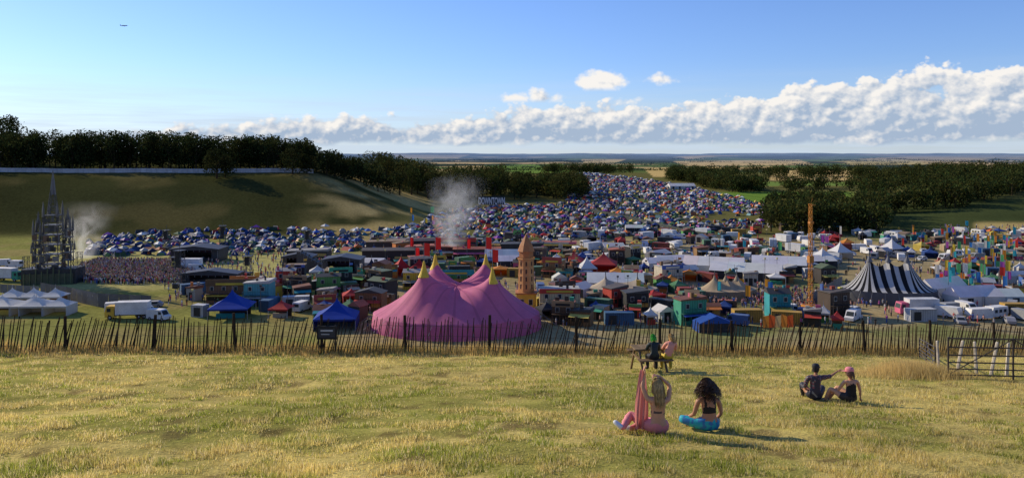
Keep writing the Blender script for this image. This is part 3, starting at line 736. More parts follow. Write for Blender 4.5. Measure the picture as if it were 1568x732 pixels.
mb.beam((-5,-2.6,7.0),(5,-2.6,1.1),.05,(.3,.3,.3)); mb.obj('grandstand_ramp',(x,y+3,z),.1); occ(x,y+3,5)
for px,py,w,h,c in ((470,397,14,2.6,(.05,.045,.045)),(600,402,20,3.9,(.045,.03,.028)),(660,396,18,3.9,(.14,.035,.025)),(730,398,16,3.6,(.05,.04,.035)),(590,388,14,3.9,(.06,.05,.045)),(700,384,14,3.9,(.04,.035,.035)),(800,392,15,3.9,(.05,.045,.04)),(640,380,22,3.2,(.07,.045,.04)),(850,384,16,3,(.18,.18,.18))):
    x,y,z=GF(px,py); shack(x,y+3,w,6,h,R.gauss(0,.05),c,'long_shed')
def hoarding(pts,h,col,name='site_hoarding_fence'):
    mb=MB(); P=[GF(*p) for p in pts]
    for a,b in zip(P[:-1],P[1:]):
        a=Vector(a);b=Vector(b); n=max(1,int((b-a).length/2.4))
        for i in range(n):
            p=a.lerp(b,i/n);q=a.lerp(b,(i+.97)/n); c=R.uniform(.8,1.2); cc=tuple(k*c for k in col)
            mb.add([(p.x,p.y,p.z-.3),(q.x,q.y,q.z-.3),(q.x,q.y,q.z+h),(p.x,p.y,p.z+h)],[[0,1,2,3]],cc); mb.beam((p.x,p.y+.1,p.z-.2),(p.x,p.y+.1,p.z+h+.1),.06,(.1,.1,.1))
            mb.beam((p.x,p.y+.1,p.z+h*.5),(p.x,p.y+1,p.z),.04,(.1,.1,.1))
    mb.obj(name,mat=M_METAL)
hoarding([(62,452),(110,461),(150,470),(232,474)],3.2,(.12,.12,.12)); hoarding([(280,446),(376,440)],2.6,(.03,.03,.035)); hoarding([(0,448),(60,452)],2.2,(.2,.2,.2))
hoarding([(905,326),(980,342),(1060,362),(1130,372)],2.4,(.05,.06,.055)); hoarding([(1180,420),(1290,402)],2.6,(.45,.45,.46)); hoarding([(1240,470),(1290,440)],3,(.2,.2,.2))
for px,py,n,w in ((15,484,2,7.0),(62,486,2,5.2),(40,470,3,5)): x,y,z=GF(px,py); pagoda(x,y+3,w,(.76,.74,.68),2.2,1.9,rot=.05,n=n,name='white_pagoda_marquee')
for px,py,k in ((196,488,'lorry'),(222,484,'van'),(243,490,'van'),(180,478,'van'),(8,408,'van'),(22,410,'van'),(12,430,'lorry'),(286,414,'lorry'),(302,416,'van'),(235,470,'car'),(140,462,'car')):
    x,y,z=GF(px,py); vehicle(x,y,R.uniform(-.5,.5)+R.choice([0,3.14]),k,(.72,.7,.68) if k!='car' else (.3,.3,.32))
for px,py in ((347,490),(510,507)):
    x,y,z=GF(px,py); pagoda(x,y+3.5,8.6,(.02,.07,.40),2.4,3.6,'blue_pagoda_tent',.1,(.015,.04,.25))
x,y,z=GF(352,470); shack(x,y+6,14,5,5.0,.05,(.18,.10,.06),'timber_fort_building')
x,y,z=GF(806,478); mb=MB(); oc=(.60,.30,.10); o2=(.44,.18,.06); y+=3
mb.cb(0,0,-.3,4.6,4.6,4.2,(.70,.45,.06)); mb.cb(0,0,3.9,5.0,5.0,.3,o2)
mb.lathe([(2.0,4.2),(1.85,11.6),(2.15,11.7),(2.15,12.1)],[oc,o2,oc],8)
mb.lathe([(1.75,12.1),(1.75,13.4),(2.1,13.5),(1.5,15.0),(.8,16.2),(.3,17.0),(.05,17.6)],[o2,oc,o2,o2,o2,o2],8)
for k in range(4):
    for j in range(8):
        a=2*math.pi*(j)/8; mb.M=Matrix.Rotation(a,4,'Z'); mb.box(1.62,-.16,5.0+1.75*k,1.86-.02*k,.16,6.0+1.75*k,(.07,.035,.025)); mb.box(1.66,-.26,6.08+1.75*k,1.88-.02*k,.26,6.17+1.75*k,(.6,.42,.2))
mb.M=Matrix.Identity(4); windows(mb,-2,2,-2.3,1.5,2,.8,1.2); mb.box(-.5,-2.36,-.2,.5,-2.302,1.2,(.03,.02,.02))
mb.obj('orange_clock_tower',(x,y,z)); occ(x,y,3)
x,y,z=GF(858,486); shack(x,y+5,9,6,5.4,0,(.60,.48,.26),'balcony_building')
x,y,z=GF(690,452); shack(x,y+12,11,4,4.2,0,(.07,.25,.07),'green_facade_building')
x,y,z=GF(637,450); shack(x,y+7,8,4,4.6,0,(.6,.42,.04),'yellow_facade_building')
x,y,z=GF(385,474); shack(x,y+6,6,5,5.4,0,(.10,.34,.36),'teal_house'); x,y,z=GF(366,452); shack(x,y+6,7,5,3.4,0,(.5,.5,.48),'painted_house')
for px,py,w in ((640,428,6.5),(612,424,5)): x,y,z=GF(px,py); pagoda(x,y+3,w,(.5,.03,.03),2.4,3.2,'red_pagoda_tent')
for px,py,w in ((880,415,7),(926,418,8),(900,425,5)): x,y,z=GF(px,py); pagoda(x,y+3,w,(.55,.07,.06) if px!=900 else (.7,.7,.68),2.6,3.4,'red_pagoda_tent' if px!=900 else 'white_pagoda_tent')
for px,py,w in ((566,424,3.5),(1100,418,4)): x,y,z=GF(px,py); pagoda(x,y+3,w,(.03,.04,.07),2.4,2.8,'dark_pagoda_tent')
for px,py,w,d,rt in ((945,448,15,8,-.1),(1100,420,18,10,-.35),(1150,430,20,9,-.4),(1200,418,16,9,-.3),(1260,412,9,8,.1),(770,405,12,6,0),(780,412,8,6,.1),(1030,412,10,7,.2),(1045,290,22,10,.1),(1012,415,9,6,.2),(1450,455,14,5,.5),(1500,470,12,6,.2),(1540,470,10,6,0)):
    x,y,z=GF(px,py); marquee(x,y+d/2,w,d,rt,2.4,2.2 if w>10 else 1.5,(.82,.80,.76))
x,y,z=GF(1118,460); stadium('sand_stretch_tent',x,y+4,z,3,5,2.2,5.2,1.2,[(.58,.43,.26),(.52,.39,.24),(.3,.24,.16)],3,.2)
x,y,z=GF(955,458); stadium('sand_stretch_tent',x,y+4,z,4,5,2.2,4.6,1.2,[(.64,.52,.36),(.58,.47,.33),(.35,.3,.22)],2,-.1)
for px,py,w in ((1265,410,8),(1372,392,6),(1292,398,6)): x,y,z=GF(px,py); pagoda(x,y+3,w,(.78,.76,.74),2.6,3.4,'white_pagoda_tent')
x,y,z=GF(1098,512); marquee(x,y+3,7.5,4,.1,1.8,1.5,(.03,.10,.42),'blue_tarpaulin_tent',1)
x,y,z=GF(1190,504); mb=MB()
for k in range(5): mb.add([(-3+k*1.3,0,2.6+.5*(k%2)),(-1.9+k*1.3,-.3,2.9-.3*(k%2)),(-2.0+k*1.3,-.6,.4),(-3.1+k*1.3,-.2,.3)],[[0,1,2,3]],[(.7,.25,.04),(.65,.12,.03),(.65,.45,.2)][k%3])
for k in range(6): mb.beam((-3+k*1.3,.05,0),(-3+k*1.3,.05,3.2),.06,(.1,.07,.05))
mb.obj('orange_drape_stall',(x,y,z),.1,mat=M_CANVAS); occ(x,y,4)
x,y,z=GF(1241,476); mb=MB(); truss(mb,0,0,0,24.5,.85,(.62,.26,.03),1.2,.6,.07); mb.cb(0,0,0,3.0,3.0,1.3,(.55,.22,.03)); mb.beam((0,0,24.3),(.4,-.3,26),.06,(.6,.25,.04)); mb.cb(0,0,11,1.1,1.1,1.6,(.5,.2,.04)); mb.cb(0,-.2,20,.95,.95,.5,(.5,.2,.04))
mb.beam((0,0,24),(1.3,0,24.3),.06,(.6,.25,.04))
mb.obj('orange_mast_lift',(x,y,z),.2,mat=M_METAL); occ(x,y,3)
cu=bpy.data.curves.new('letters','FONT'); cu.body='DOWNTOWN'; cu.size=5.8; cu.extrude=.3; cu.align_x='CENTER'; cu.offset=.12
to=bpy.data.objects.new('tmp',cu); link(to); dg=bpy.context.evaluated_depsgraph_get(); me=bpy.data.meshes.new_from_object(to.evaluated_get(dg)); bpy.data.objects.remove(to)
a=me.attributes.new('Col','FLOAT_COLOR','FACE'); c=np.ones((len(me.polygons),4),np.float32); c[:,:3]=(.9,.9,.88); a.data.foreach_set('color',c.ravel()); me.materials.clear(); me.materials.append(M_CANVAS)
yy=480; xx=(753-CX)/F*yy; zz=hz(xx,yy)
so=bpy.data.objects.new('downtown_letter_sign',me); link(so); wl=max(v.co.x for v in me.vertices)-min(v.co.x for v in me.vertices); so.scale=(16.0/wl,1.0,1.0); so.rotation_euler=(math.pi/2,0,0); so.location=(xx,yy,zz+3.4)
mb=MB(); zb=so.location.z
for k in range(9): mb.beam((-7.8+k*1.95,.5,-3.7),(-7.8+k*1.95,.5,3.4),.10,(.12,.12,.12)); mb.beam((-7.8+k*1.95,.5,2.5),(-7.8+k*1.95,3.0,-3.7),.07,(.12,.12,.12))
mb.box(-8.0,.2,-.35,8.0,.5,-.1,(.2,.2,.2)); mb.box(-8.0,.62,-.3,8.0,.68,5.0,(.02,.03,.02)); mb.obj('sign_scaffold',(xx,yy,zb))
mb=MB(); wc=(.12,.13,.15)
mb.M=Matrix.Rotation(math.radians(90),4,'Y'); mb.lathe([(.1,-18),(1.2,-16),(1.9,-12),(1.9,9),(1.1,15),(.2,19)],wc,12); mb.M=Matrix.Identity(4)
mb.add([(-3,0,-.8),(3,0,-.8),(-3.5,-17,.8),(-5,-17,.8)],[[0,1,2,3]],wc); mb.add([(-3,0,-.8),(3,0,-.8),(-3.5,17,.8),(-5,17,.8)],[[0,1,2,3]],wc)
mb.box(-.5,-6,-2.6,2.8,-4.6,-1.3,wc);mb.box(-.5,4.6,-2.6,2.8,6,-1.3,wc)
mb.add([(15,0,1),(19,0,.6),(20,0,7),(18,0,7)],[[0,1,2,3]],wc); mb.add([(15,0,1),(18,0,1),(19,6,1.4),(18,6,1.4)],[[0,1,2,3]],wc); mb.add([(15,0,1),(18,0,1),(19,-6,1.4),(18,-6,1.4)],[[0,1,2,3]],wc)
yy=3600; mb.obj('airliner',((190-CX)/F*yy,yy,(HY-40)/F*yy),math.radians(172))
FC=[(.65,.05,.03),(.7,.3,.03),(.7,.5,.05),(.05,.2,.5),(.1,.4,.15),(.5,.1,.4),(.7,.68,.6),(.05,.4,.45),(.7,.25,.03)]
def flags(px0,px1,py0,py1,n,hmin=5,hmax=8):
    for i in range(n):
        x,y,z=GF(R.uniform(px0,px1),R.uniform(py0,py1)); mb=MB(); flag(mb,0,0,0,R.uniform(hmin,hmax),R.choice(FC),R.uniform(.8,1.3),R.uniform(1.6,3.2),.06); mb.obj('festival_flag',(x,y,z),R.uniform(-.5,.5),mat=M_CANVAS)
flags(1440,1565,375,455,55,4,8); flags(1380,1560,360,395,16,4,7); flags(620,700,340,362,8,6,9); flags(1060,1290,440,470,8,4,5); flags(1100,1290,370,400,8); flags(1430,1500,425,450,26,3,5)
for px,py in ((636,420),(650,418),(628,400),(715,404)): x,y,z=GF(px,py); mb=MB(); flag(mb,0,0,0,8,(.7,.02,.02),1.2,3,.07); mb.obj('red_flag',(x,y,z),mat=M_CANVAS)
WH=[(.78,.76,.73),(.7,.68,.65),(.75,.74,.68),(.5,.5,.5)]
def fill(px0,px1,py0,py1,n,w):
    kinds=list(w.keys()); ws=list(w.values())
    for i in range(n):
        x,y,z=GF(R.uniform(px0,px1),R.uniform(py0,py1)); k=R.choices(kinds,ws)[0]
        sz={'shack':2.0,'shop':2.9,'marq':3.4,'pag':1.8,'cont':2.4,'van':2.2,'caravan':2.2,'lorry':3.2,'longm':6,'car':2.0,'pole':.5}[k]
        if not free(x,y,sz): continue
        rt=R.gauss(0,.5)
        if k=='shack': shack(x,y,R.uniform(2.4,4.8),R.uniform(2.2,3.8),R.uniform(2.1,3.2))
        elif k=='shop': shack(x,y,R.uniform(4,6.5),R.uniform(3,4.5),R.uniform(4.05,5.4))
        elif k=='marq': marquee(x,y,R.choice([4,6,8]),R.choice([3,4,6]),rt,2.2,1.2,R.choice(WH))
        elif k=='longm': marquee(x,y,R.uniform(11,15),7,rt,2.4,1.7,R.choice(WH))
        elif k=='pag': pagoda(x,y,R.choice([2.6,3,4,4.5]),R.choice(WH[:2]+[(.55,.42,.25),(.05,.1,.3),(.55,.06,.05),(.1,.25,.12),(.05,.05,.06),(.7,.27,.05),(.65,.5,.1)]),2.1,R.uniform(.8,1.8),'market_stall_tent')
        elif k=='cont': container(x,y,rt,R.choice([(.05,.12,.22),(.3,.06,.04),(.1,.2,.12),(.5,.5,.5),(.06,.06,.06),(.45,.27,.05)]),R.choice([6.1,6.1,3.0]))
        elif k=='van': vehicle(x,y,R.uniform(0,6.28),'van',R.choice([(.72,.7,.68),(.72,.7,.68),(.1,.15,.3),(.3,.3,.3)]))
        elif k=='caravan': vehicle(x,y,R.uniform(0,6.28),'caravan',(.72,.7,.66))
        elif k=='lorry': vehicle(x,y,R.uniform(0,6.28),'lorry',(.6,.6,.6))
        elif k=='car': vehicle(x,y,R.uniform(0,6.28),'car',R.choice([(.3,.3,.32),(.04,.05,.1),(.35,.03,.03),(.6,.6,.6)]))
        elif k=='pole':
            mb=MB(); h=R.uniform(5,8); mb.beam((0,0,0),(0,0,h),.07,(.12,.1,.08),5,.05); mb.cb(0,0,h,.5,.4,.4,R.choice([(.6,.5,.2),(.05,.05,.05)])); mb.beam((-.8,0,h-.3),(.8,0,h-.3),.04,(.12,.1,.08)); mb.obj('festival_light_pole',(x,y,z)); occ(x,y,.4)
fill(290,560,440,492,110,{'shack':5,'shop':2,'cont':1,'pag':2,'van':1,'pole':1})
fill(400,560,424,440,22,{'shack':4,'shop':1,'pag':1})
fill(560,860,372,425,190,{'shack':4,'shop':1.5,'cont':2.5,'pag':2.5,'marq':1.2,'van':1,'pole':1})
fill(560,600,425,500,16,{'shop':2,'shack':3})
fill(825,1060,400,500,270,{'shack':5,'shop':3,'cont':1.5,'pag':4,'marq':1.6,'van':1,'pole':1.5})
fill(860,1290,352,400,250,{'marq':1.6,'caravan':2.5,'van':3,'cont':2.5,'shack':4,'lorry':1.5,'longm':.6,'pag':3,'car':2,'pole':1})
fill(1060,1290,400,440,70,{'marq':1.2,'longm':.5,'shack':4,'pag':3,'cont':1,'shop':.6,'pole':1})
fill(1040,1290,476,505,75,{'shack':4,'shop':1,'cont':2,'pag':4,'van':1.5,'pole':.5})
fill(1290,1568,360,400,140,{'marq':1.2,'pag':4,'shack':3,'caravan':2,'van':2,'cont':1,'car':2,'pole':1})
fill(1430,1600,400,460,60,{'pag':4,'marq':1,'shack':3,'cont':1,'van':1,'pole':1})
fill(1290,1600,474,496,60,{'van':5,'caravan':2,'cont':1.5,'marq':1,'car':3,'lorry':1})
fill(1420,1600,356,374,16,{'caravan':3,'van':2,'pag':2})
print('objects',len(bpy.data.objects))

# ------------------------------------------------------------------ smoke
def smoke(px,py,h,r0,r1,dens,drift):
    x,y,z=GF(px,py); vs=[];fs=[];n=16;k=9
    for j in range(k):
        t=j/(k-1); r=(r0+(r1-r0)*t)*(1 if j<k-1 else .3)
        for i in range(n):
            a=2*math.pi*i/n; vs.append((drift*t**1.3+r*math.cos(a),r*.7*math.sin(a),h*t))
    for j in range(k-1):
        for i in range(n): fs.append([j*n+i,j*n+(i+1)%n,(j+1)*n+(i+1)%n,(j+1)*n+i])
    fs+=[list(range(n))[::-1],list(range((k-1)*n,k*n))]
    me=bpy.data.meshes.new('smoke'); me.from_pydata(vs,[],fs); o=bpy.data.objects.new('smoke_plume',me); link(o); o.location=(x,y+2,z+1)
    m,nt=newmat('smoke'); tc=nd(nt,'ShaderNodeTexCoord')
    nz=nd(nt,'ShaderNodeTexNoise'); nz.inputs['Scale'].default_value=.17; nz.inputs['Detail'].default_value=3; nz.inputs['Distortion'].default_value=1.4; nt.links.new(tc.outputs['Object'],nz.inputs['Vector'])
    sp=nd(nt,'ShaderNodeSeparateXYZ'); nt.links.new(tc.outputs['Object'],sp.inputs[0])
    t=mth(nt,'DIVIDE',sp.outputs[2],h); dx=mth(nt,'SUBTRACT',sp.outputs[0],mth(nt,'MULTIPLY',mth(nt,'POWER',mth(nt,'MAXIMUM',t,0.0),1.3),drift))
    rr=mth(nt,'ADD',r0,mth(nt,'MULTIPLY',t,r1-r0)); q=mth(nt,'DIVIDE',mth(nt,'SQRT',mth(nt,'ADD',mth(nt,'MULTIPLY',dx,dx),mth(nt,'MULTIPLY',mth(nt,'MULTIPLY',sp.outputs[1],sp.outputs[1]),2.0))),rr)
    fall=mth(nt,'POWER',mth(nt,'SUBTRACT',1.0,q,clamp=True),1.3); top=mth(nt,'SUBTRACT',1.0,t,clamp=True)
    d=mth(nt,'MULTIPLY',mth(nt,'MULTIPLY',mth(nt,'MULTIPLY',mth(nt,'SUBTRACT',nz.outputs['Fac'],.38,clamp=True),fall),mth(nt,'POWER',top,1.6)),dens)
    vs_=nd(nt,'ShaderNodeVolumeScatter'); vs_.inputs['Color'].default_value=(.99,.99,1,1); vs_.inputs['Anisotropy'].default_value=.45; nt.links.new(d,vs_.inputs['Density'])
    ou=nd(nt,'ShaderNodeOutputMaterial'); nt.links.new(vs_.outputs[0],ou.inputs['Volume']); me.materials.append(m)
    for ob_ in (m,getattr(m,'cycles',None)):
        try: ob_.volume_step_rate=6.0
        except Exception as e: pass
smoke(688,396,29,4.5,14,4.2,4.0); smoke(118,402,20,6,13,1.6,3.0)

# ------------------------------------------------------------------ people
def head_mesh(sk):
    V=[];Fc=[];C=[]; nu,nv=24,18
    for j in range(nv+1):
        p=math.pi*j/nv
        for i in range(nu):
            t=2*math.pi*i/nu; x=math.sin(p)*math.cos(t);y=math.sin(p)*math.sin(t);z=math.cos(p)
            X=x*.074;Y=y*.094;Z=z*.116
            if z<0: X*=1-.34*(-z)**1.2; Y*=1-.12*(-z)
            if y>0 and abs(x)<.3 and abs(z+.15)<.32: Y+=.024*(1-abs(z+.2)/.4)*(1-abs(x)/.3)
            if y>.3 and z<-.72: Y+=.010
            V.append((X,Y,Z))
    for j in range(nv):
        for i in range(nu): Fc.append([j*nu+i,(j+1)*nu+i,(j+1)*nu+(i+1)%nu,j*nu+(i+1)%nu]); C.append(sk)
    mb=MB(); mb.add(V,Fc,C)
    for s in(-1,1):
        mb.M=Matrix.Translation((s*.074,.0,-.005))@Matrix.Diagonal((.25,.6,1,1)); mb.lathe([(.002,-.032),(.022,-.02),(.027,0),(.026,.02),(.004,.034)],sk,8)
        mb.M=Matrix.Translation((s*.028,.080,.010)); mb.lathe([(.001,-.009),(.012,-.003),(.012,.004),(.001,.009)],(.75,.75,.75),8)
        mb.M=Matrix.Translation((s*.028,.090,.010)); mb.lathe([(.001,-.005),(.006,0),(.001,.005)],(.03,.02,.015),6)
        mb.M=Matrix.Identity(4); mb.box(s*.028-.014,.084,.026,s*.028+.014,.092,.031,(.05,.03,.02))
    mb.M=Matrix.Identity(4); mb.box(-.021,.074,-.066,.021,.089,-.057,(.42,.14,.12))
    return mb
def strands(mb,n,length,col,curl=0.0,spread=.02,back=-1,width=.009,wave=0.012,vol=1.0):
    vs=[];fs=[];nu,nv=24,12
    for j in range(nv+1):
        for i in range(nu):
            a=2*math.pi*i/nu; f=max(0,math.sin(a))
            pm=math.pi*(.66-.34*f**.6); p=pm*j/nv
            vs.append((math.sin(p)*math.cos(a)*.081*vol,math.sin(p)*math.sin(a)*.101*vol-.004,math.cos(p)*.124*vol))
    for j in range(nv):
        for i in range(nu): fs.append([j*nu+i,(j+1)*nu+i,(j+1)*nu+(i+1)%nu,j*nu+(i+1)%nu])
    mb.add(vs,fs,tuple(c*.8 for c in col))
    for k in range(n):
        a=R.uniform(0,2*math.pi); f=max(0,math.sin(a)); p=R.uniform(.05,math.pi*(.64-.34*f**.6))
        d=Vector((math.sin(p)*math.cos(a),math.sin(p)*math.sin(a),math.cos(p)))
        cur=Vector((d.x*.083,d.y*.103-.004,d.z*.126))*vol; pts=[cur.copy()]
        L=length*R.uniform(.7,1.05); seg=12; ph=R.uniform(0,6.28); fr=R.uniform(1.2,2.2)
        v=Vector((d.x*(.5+curl*.6),d.y*.6+back*.4-.2*f,.1+curl*.3))
        for s in range(seg):
            v=v*.62+Vector((d.x*spread*2.5,back*.05+min(0,d.y)*spread*1.5,-.6+curl*.25)); st=L/seg
            cur=cur+v.normalized()*st
            q=Vector((cur.x/(.086*vol),(cur.y+.004)/(.106*vol),cur.z/(.128*vol)))
            if q.length<1 :
                q.normalize(); cur=Vector((q.x*.086*vol,q.y*.106*vol-.004,q.z*.128*vol))
            if cur.z<-.10 and cur.y>-.075: cur.y=cur.y*.6-.04
            if curl==0 and cur.z<-.05: cur.x*=.975
            w=Vector((math.sin(ph+fr*s),.6*math.cos(ph+fr*s*.9),0))*(wave+curl*.014)*min(1,s/3)
            pts.append(cur+w)
        t=Vector((math.cos(a+1.57),math.sin(a+1.57),R.gauss(0,.3))).normalized(); c=R.uniform(.55,1.5); cc=tuple(min(1,x*c) for x in col); vs=[]
        for i,q in enumerate(pts):
            w=width*(1-.65*i/seg); vs+=[q-t*w,q+t*w]
        mb.add(vs,[[2*i,2*i+1,2*i+3,2*i+2] for i in range(len(pts)-1)],cc)
def hand(J,E,Rd,side,wr,direction,palm_n,spreadv,curl,base):
    w=Vector(J[wr]); d=Vector(direction).normalized(); s=Vector(spreadv).normalized(); nrm=Vector(palm_n).normalized()
    J[base+'palm']=w+d*.05; Rd[base+'palm']=(.026,.018); E.append((wr,base+'palm',base+'hand'))
    for i,(o,L) in enumerate(((-.028,.068),(-.010,.078),(.009,.072),(.026,.058))):
        k=w+d*.088+s*o; a=k+(d*(1-curl*.4)+nrm*curl*.6).normalized()*L*.5; b=a+(d*(1-curl)+nrm*curl).normalized()*L*.5
        for nm,p in(('k',k),('a',a),('b',b)): J[f'{base}f{i}{nm}']=p; Rd[f'{base}f{i}{nm}']=(.0088,.0088) if nm!='b' else (.007,.007)
        E.append((base+'palm',f'{base}f{i}k',base+'hand'));E.append((f'{base}f{i}k',f'{base}f{i}a',base+'hand'));E.append((f'{base}f{i}a',f'{base}f{i}b',base+'hand'))
    k=w+d*.03-s*.032; a=k+(d*.6-s*.7).normalized()*.034; b=a+(d*.85-s*.2+nrm*.3).normalized()*.03
    for nm,p in(('k',k),('a',a),('b',b)): J[f'{base}t{nm}']=p; Rd[f'{base}t{nm}']=(.011,.011) if nm!='b' else (.008,.008)
    E.append((base+'palm',base+'tk',base+'hand'));E.append((base+'tk',base+'ta',base+'hand'));E.append((base+'ta',base+'tb',base+'hand'))
RB={'pel':(.15,.12),'sp':(.115,.085),'ch':(.13,.09),'uc':(.12,.075),'nb':(.055,.05),'nk':(.044,.044),'hd':(.045,.045),
 'shL':(.052,.052),'shR':(.052,.052),'elL':(.038,.038),'elR':(.038,.038),'wrL':(.024,.02),'wrR':(.024,.02),
 'hpL':(.095,.095),'hpR':(.095,.095),'knL':(.062,.062),'knR':(.062,.062),'cfL':(.058,.058),'cfR':(.058,.058),'anL':(.036,.036),'anR':(.036,.036),'toL':(.03,.024),'toR':(.03,.024)}
def figure(name,J,colf,loc,rot,scale,skin,hairfn,headrot=(0,0,0),radmul=1.0,hands=None,extra=None):
    J={k:Vector(v) for k,v in J.items()}
    for s in 'LR':
        k,a=J['kn'+s],J['an'+s]; J.setdefault('cf'+s,k.lerp(a,.35))
    E=[('pel','sp','belly'),('sp','ch','torso'),('ch','uc','upper'),('uc','nb','neckbase'),('nb','nk','neck'),('nk','hd','neck')]
    for s in 'LR': E+=[('uc','sh'+s,'shoulder'),('sh'+s,'el'+s,'uarm'+s),('el'+s,'wr'+s,'farm'+s),('pel','hp'+s,'hips'),('hp'+s,'kn'+s,'thigh'+s),('kn'+s,'cf'+s,'calf'+s),('cf'+s,'an'+s,'calf'+s),('an'+s,'to'+s,'foot'+s)]
    Rd={k:tuple(q*radmul for q in RB[k]) for k in J}
    for s,(d,n,sp,c) in (hands or {}).items(): hand(J,E,Rd,s,'wr'+s,d,n,sp,c,'h'+s)
    names=list(J); ix={k:i for i,k in enumerate(names)}
    me=bpy.data.meshes.new('sk'); me.from_pydata([tuple(J[k]) for k in names],[(ix[a],ix[b]) for a,b,_ in E],[])
    ob=bpy.data.objects.new('sk',me); link(ob); md=ob.modifiers.new('s','SKIN'); md.use_smooth_shade=True
    for k in names:
        sv=me.skin_vertices[0].data[ix[k]]; sv.radius=Rd[k]; sv.use_root=(k=='pel')
    ob.modifiers.new('u','SUBSURF').levels=2
    bpy.context.view_layer.update(); dg=bpy.context.evaluated_depsgraph_get(); e=ob.evaluated_get(dg); m2=bpy.data.meshes.new_from_object(e)
    n=len(m2.vertices); co=np.empty(n*3); m2.vertices.foreach_get('co',co); co=co.reshape(-1,3)
    no=np.empty(n*3); m2.vertices.foreach_get('normal',no); no=no.reshape(-1,3)
    segs=[(np.array(J[a]),np.array(J[b]),l) for a,b,l in E]
    def near(P):
        best=np.full(len(P),1e9);bi=np.zeros(len(P),int);bt=np.zeros(len(P))
        for i,(a,b,l) in enumerate(segs):
            d=b-a; t=np.clip(((P-a)@d)/(d@d),0,1); q=a+t[:,None]*d; ds=np.linalg.norm(P-q,axis=1)
            k=ds<best; best[k]=ds[k];bi[k]=i;bt[k]=t[k]
        return bi,bt
    bi,bt=near(co); cloth=np.array([colf(segs[bi[i]][2],bt[i],co[i])[1] for i in range(n)])
    co=co+no*cloth[:,None]+no*(np.sin(co[:,2:3]*90+co[:,0:1]*40)*.003)*(cloth[:,None]>0)
    mb=MB(); fs=[list(p.vertices) for p in m2.polygons]; fc=np.array([co[f].mean(0) for f in fs]); bi,bt=near(fc)
    cols=[colf(segs[bi[i]][2],bt[i],fc[i])[0] for i in range(len(fs))]
    mb.add([tuple(c) for c in co],fs,cols); bpy.data.objects.remove(ob)
    hm=head_mesh(skin); HM=Matrix.Translation(J['hd']+Vector((0,.01,.06)))@Euler(headrot).to_matrix().to_4x4()
    mb.M=HM; mb.add(hm.v,hm.f,hm.c)
    root=mb.obj(name,loc,rot,mat=M_BODY,smooth=True); root.scale=(scale,)*3
    hb=MB(); hb.M=HM; hairfn(hb); hb.obj('hair',mat=M_HAIR,parent=root)
    if extra:
        eb=MB(); extra(eb,J,HM); eb.obj('cap',mat=M_BODY,parent=root)
    return root
def S(p): return (p[0],p[1],p[2]-.18*p[1]-.01*p[0])
SK=(.60,.31,.18); SK2=(.42,.21,.12); PK=(.74,.24,.24)
J={'pel':(0,0,.12),'sp':(0,.02,.26),'ch':(.0,.03,.40),'uc':(-.0,.02,.53),'nb':(-.0,.02,.60),'nk':(-.0,.03,.655),'hd':(-.0,.04,.70),
 'shL':(-.165,.02,.56),'elL':(-.24,.05,.76),'wrL':(-.19,.07,.93),'shR':(.165,.02,.55),'elR':(.20,.10,.76),'wrR':(.05,.10,.90),
 'hpL':(-.10,.04,.11),'knL':(-.38,.28,.28),'anL':(-.55,.04,.10),'toL':(-.66,.12,.20),'hpR':(.10,.05,.11),'knR':(-.06,.43,.16),'anR':(-.40,.22,.06),'toR':(-.50,.28,.10)}
J={k:S(v) for k,v in J.items()}
def cf(l,t,p):
    if l in('hips',) or l.startswith('thigh') or l.startswith('calf'): return PK,.014
    if l=='belly' and t<.4: return PK,.012
    if l.startswith('foot'): return (.7,.7,.7),.014
    if l=='torso' and .6<t<.8: return (.10,.07,.06),.005
    return SK,0
x,y,z=G(1010,669); y+=.12
figure('seated_woman',J,cf,(x,y,hz(x,y)),0,1.0,SK,lambda hb: strands(hb,800,.30,(.44,.29,.11),0,.0,-.6,.006,.006),(-.05,0,.25),.92,
 {'L':((-.2,0,1),(1,.2,0),(0,1,0),.7),'R':((-.9,-.1,.3),(0,-.5,-1),(0,1,.3),.7)})
mb=MB(); vs=[];nx,nz=12,22
for j in range(nz+1):
    for i in range(nx+1):
        u=i/nx;v=j/nz; w=.07+.10*math.sin(v*2.2); xx=-.23+(u-.5)*w*1.2-.02*v; yy=.075+.035*math.sin(u*14+v*3)*(.3+v)-.02*v; zz2=1.0-.90*v-.05*abs(u-.5)+.01*math.sin(u*9)
        vs.append((xx,yy,zz2))
mb.add(vs,[[j*(nx+1)+i,j*(nx+1)+i+1,(j+1)*(nx+1)+i+1,(j+1)*(nx+1)+i] for j in range(nz) for i in range(nx)],(.70,.26,.22)); mb.obj('pink_shawl',(x,y,hz(x,y)),mat=M_CANVAS,smooth=True)
J={'pel':(0,0,.12),'sp':(.01,.03,.25),'ch':(.01,.04,.38),'uc':(0,.05,.50),'nb':(0,.06,.56),'nk':(-.01,.075,.61),'hd':(-.01,.085,.65),
 'shL':(-.165,.05,.51),'elL':(-.21,.12,.28),'wrL':(-.22,.32,.22),'shR':(.165,.05,.51),'elR':(.235,.08,.28),'wrR':(.19,.26,.14),
 'hpL':(-.10,.04,.11),'knL':(-.38,.24,.20),'anL':(-.14,.46,.06),'toL':(.0,.52,.06),'hpR':(.10,.05,.11),'knR':(.26,.33,.16),'anR':(-.16,.34,.08),'toR':(-.28,.34,.07)}
J={k:S(v) for k,v in J.items()}; TE=(.02,.38,.46)
